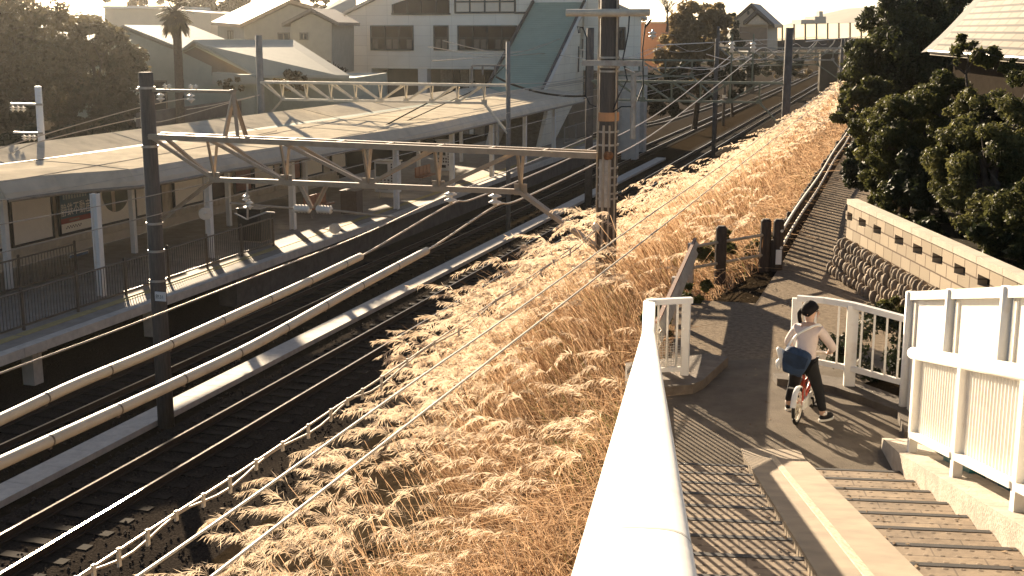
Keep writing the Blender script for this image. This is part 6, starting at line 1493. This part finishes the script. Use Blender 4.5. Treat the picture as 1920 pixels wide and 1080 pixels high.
# plume stems and feathery heads
def plumes(n, omin, omax, dmin, dmax, hairs, pw=1.15, hmin=1.0, hmax=1.65, seed=1):
    global off
    g = np.random.default_rng(seed); o, s = sample_bank(n, omin, omax, g, dmin, dmax, pw); k = clear(o, s) & (g.random(n) < np.exp(-np.clip(o - omin_at(s), 0, 9) / 1.9) + .14); o, s = o[k], s[k]; n = len(o); c = ground_pts(o, s); dist = np.linalg.norm(c - np.array(EYE), axis=1)
    H = g.uniform(hmin, hmax, n); H *= np.where(o > 10.9, .6, 1.0) * np.interp(s, [-14, -8, -4, 12, 24], [.70, .85, 1, 1, .85]) * np.where((o > 8.4) & (o < 10.9) & (s > -7) & (s < 12), 1.15, 1.0)
    d = np.stack([g.normal(0, .12, n), g.normal(0, .12, n), np.ones(n)], 1) + left * g.uniform(.15, .45, n)[:, None]; d /= np.linalg.norm(d, axis=1)[:, None]
    bend = left[None] * g.uniform(.0, .22, n)[:, None]; bend[:, 2] = -.06
    v, f = ribbons(c, d, H, bend, np.maximum(.005, dist * .00042), 4, False); add(v, f, 1); MI[-1] = np.full(len(f), 1)
    tip = c + d * H[:, None] + bend * H[:, None]; td = d + 2 * bend; td /= np.linalg.norm(td, axis=1)[:, None]
    L = g.uniform(.28, .50, n); drp = left[None] * g.uniform(.25, 1.15, n)[:, None] + g.normal(0, .22, (n, 3)); drp[:, 2] = -g.uniform(.5, 1.5, n)
    t = g.random((n, hairs)) ** .8; cen = tip[:, None] + td[:, None] * (L[:, None] * t)[..., None] + drp[:, None] * (L[:, None] * t * t)[..., None]
    tan = td[:, None] + 2 * drp[:, None] * t[..., None]; tan /= np.linalg.norm(tan, axis=2)[..., None]
    rnd = g.normal(0, 1, (n, hairs, 3)); hd = tan * .9 + rnd * .34 + np.array([0, 0, -.35]); hd /= np.linalg.norm(hd, axis=2)[..., None]
    hl = g.uniform(.07, .15, (n, hairs)) * (1.15 - .5 * t); e = cen + hd * hl[..., None]; e[..., 2] -= hl * .15
    view = cen - np.array(EYE); sd = np.cross(hd, view); sd /= np.linalg.norm(sd, axis=2)[..., None]
    w = np.maximum(.0032, dist * .00030)[:, None] * g.uniform(.7, 1.4, (n, hairs)) * (1 + 14 / hairs)
    m_ = cen * .45 + e * .55
    v = np.stack([cen, m_ - sd * (w / 2)[..., None], e, m_ + sd * (w / 2)[..., None]], 2).reshape(-1, 3); add(v, np.arange(n * hairs * 4).reshape(-1, 4), 0)
plumes(3000, 5.0, 10.4, 5, 28, 84, 1.0, 1.0, 2.0, seed=3); plumes(420, 10.4, 12.0, 5, 28, 46, 1.0, .8, 1.3, seed=4)
plumes(3400, 5.0, 11.2, 24, 60, 24, 1.0, 1.0, 1.9, seed=5); plumes(3400, 6.0, 11.8, 52, 170, 10, 1.0, 1.1, 1.7, seed=6)
PLM = leaf_mat('plume_cream', (.56, .44, .31), (.88, .73, .56), 3, .46, .8, .1)
STM = leaf_mat('dry_stem', (.34, .215, .12), (.66, .455, .285), 2.2, .4, .8, .1)
BRN = leaf_mat('dead_blade_brown', (.12, .06, .028), (.28, .15, .075), 2.2, .4, .8, .1)
GRN = leaf_mat('green_blade', (.06, .075, .02), (.17, .16, .05), 2, .4, .7, .15)
o_ = fast('pampas_grass', np.concatenate(VV), FF, MI, [PLM, STM, BRN, GRN]); tag(o_, 'sunlit dry pampas grass with feathery cream plumes covering the railway bank', 'grass', kind='stuff')
# ------------------------------------------------------------------ camera, light, air
cam = bpy.data.cameras.new('camera'); co = bpy.data.objects.new('camera', cam); COL.objects.link(co)
co.location = EYE; co.rotation_euler = (math.pi / 2 - PITCH, 0, 0); cam.sensor_width = 36; cam.lens = 36 * FOC / 1920; cam.clip_start = .05; cam.clip_end = 5000
scene.camera = co
SAZ, SEL = R(-19.5), R(17.0)
sd_ = V((math.sin(SAZ) * math.cos(SEL), math.cos(SAZ) * math.cos(SEL), math.sin(SEL)))
ld = bpy.data.lights.new('sun', 'SUN'); lo = bpy.data.objects.new('sun', ld); COL.objects.link(lo); ld.energy = 5.0; ld.angle = R(.6); ld.color = (1, .81, .58)
lo.rotation_euler = (-sd_).to_track_quat('-Z', 'Y').to_euler(); lo.location = (0, 0, 60)
w = bpy.data.worlds.new('World'); scene.world = w; w.use_nodes = True; nt = w.node_tree; nt.nodes.clear()
out = nt.nodes.new('ShaderNodeOutputWorld'); bg = nt.nodes.new('ShaderNodeBackground'); sk = nt.nodes.new('ShaderNodeTexSky'); sk.sky_type = 'NISHITA'; sk.sun_disc = False
sk.sun_elevation = SEL; sk.sun_rotation = SAZ; sk.dust_density = 1.0; sk.air_density = .55; sk.ozone_density = 1.0
bg.inputs['Strength'].default_value = .05
tn_ = nt.nodes.new('ShaderNodeMixRGB'); tn_.blend_type = 'MULTIPLY'; tn_.inputs['Fac'].default_value = 1; tn_.inputs['Color2'].default_value = (1.0, .94, .85, 1); nt.links.new(sk.outputs['Color'], tn_.inputs['Color1']); nt.links.new(tn_.outputs['Color'], bg.inputs['Color']); nt.links.new(bg.outputs['Background'], out.inputs['Surface'])
vs = scene.view_settings; vs.view_transform = 'Standard'; vs.look = 'None'; vs.gamma = 1; vs.exposure = 1.9
scene.cycles.use_denoising = True; scene.cycles.max_bounces = 5; scene.cycles.diffuse_bounces = 3; scene.cycles.transparent_max_bounces = 8

m, nt, out = new_mat('haze_air'); pv_ = nt.nodes.new('ShaderNodeVolumePrincipled'); pv_.inputs['Density'].default_value = .00022; pv_.inputs['Color'].default_value = (.93, .90, .84, 1); pv_.inputs['Anisotropy'].default_value = .92
nt.links.new(pv_.outputs['Volume'], out.inputs['Volume'])
q = MB(); q.hexa([V((-1400, -160, -9)), V((1400, -160, -9)), V((1400, 1400, -9)), V((-1400, 1400, -9)), V((-1400, -160, 22)), V((1400, -160, 22)), V((1400, 1400, 22)), V((-1400, 1400, 22))])
hz = bpy.data.objects.new('haze', mk_mesh('haze', q, m, V((0, 0, 0)))); COL.objects.link(hz); tag(hz, 'thin warm haze in the low sun', 'haze', kind='stuff')
scene.cycles.volume_step_rate = 4; scene.cycles.volume_bounces = 0
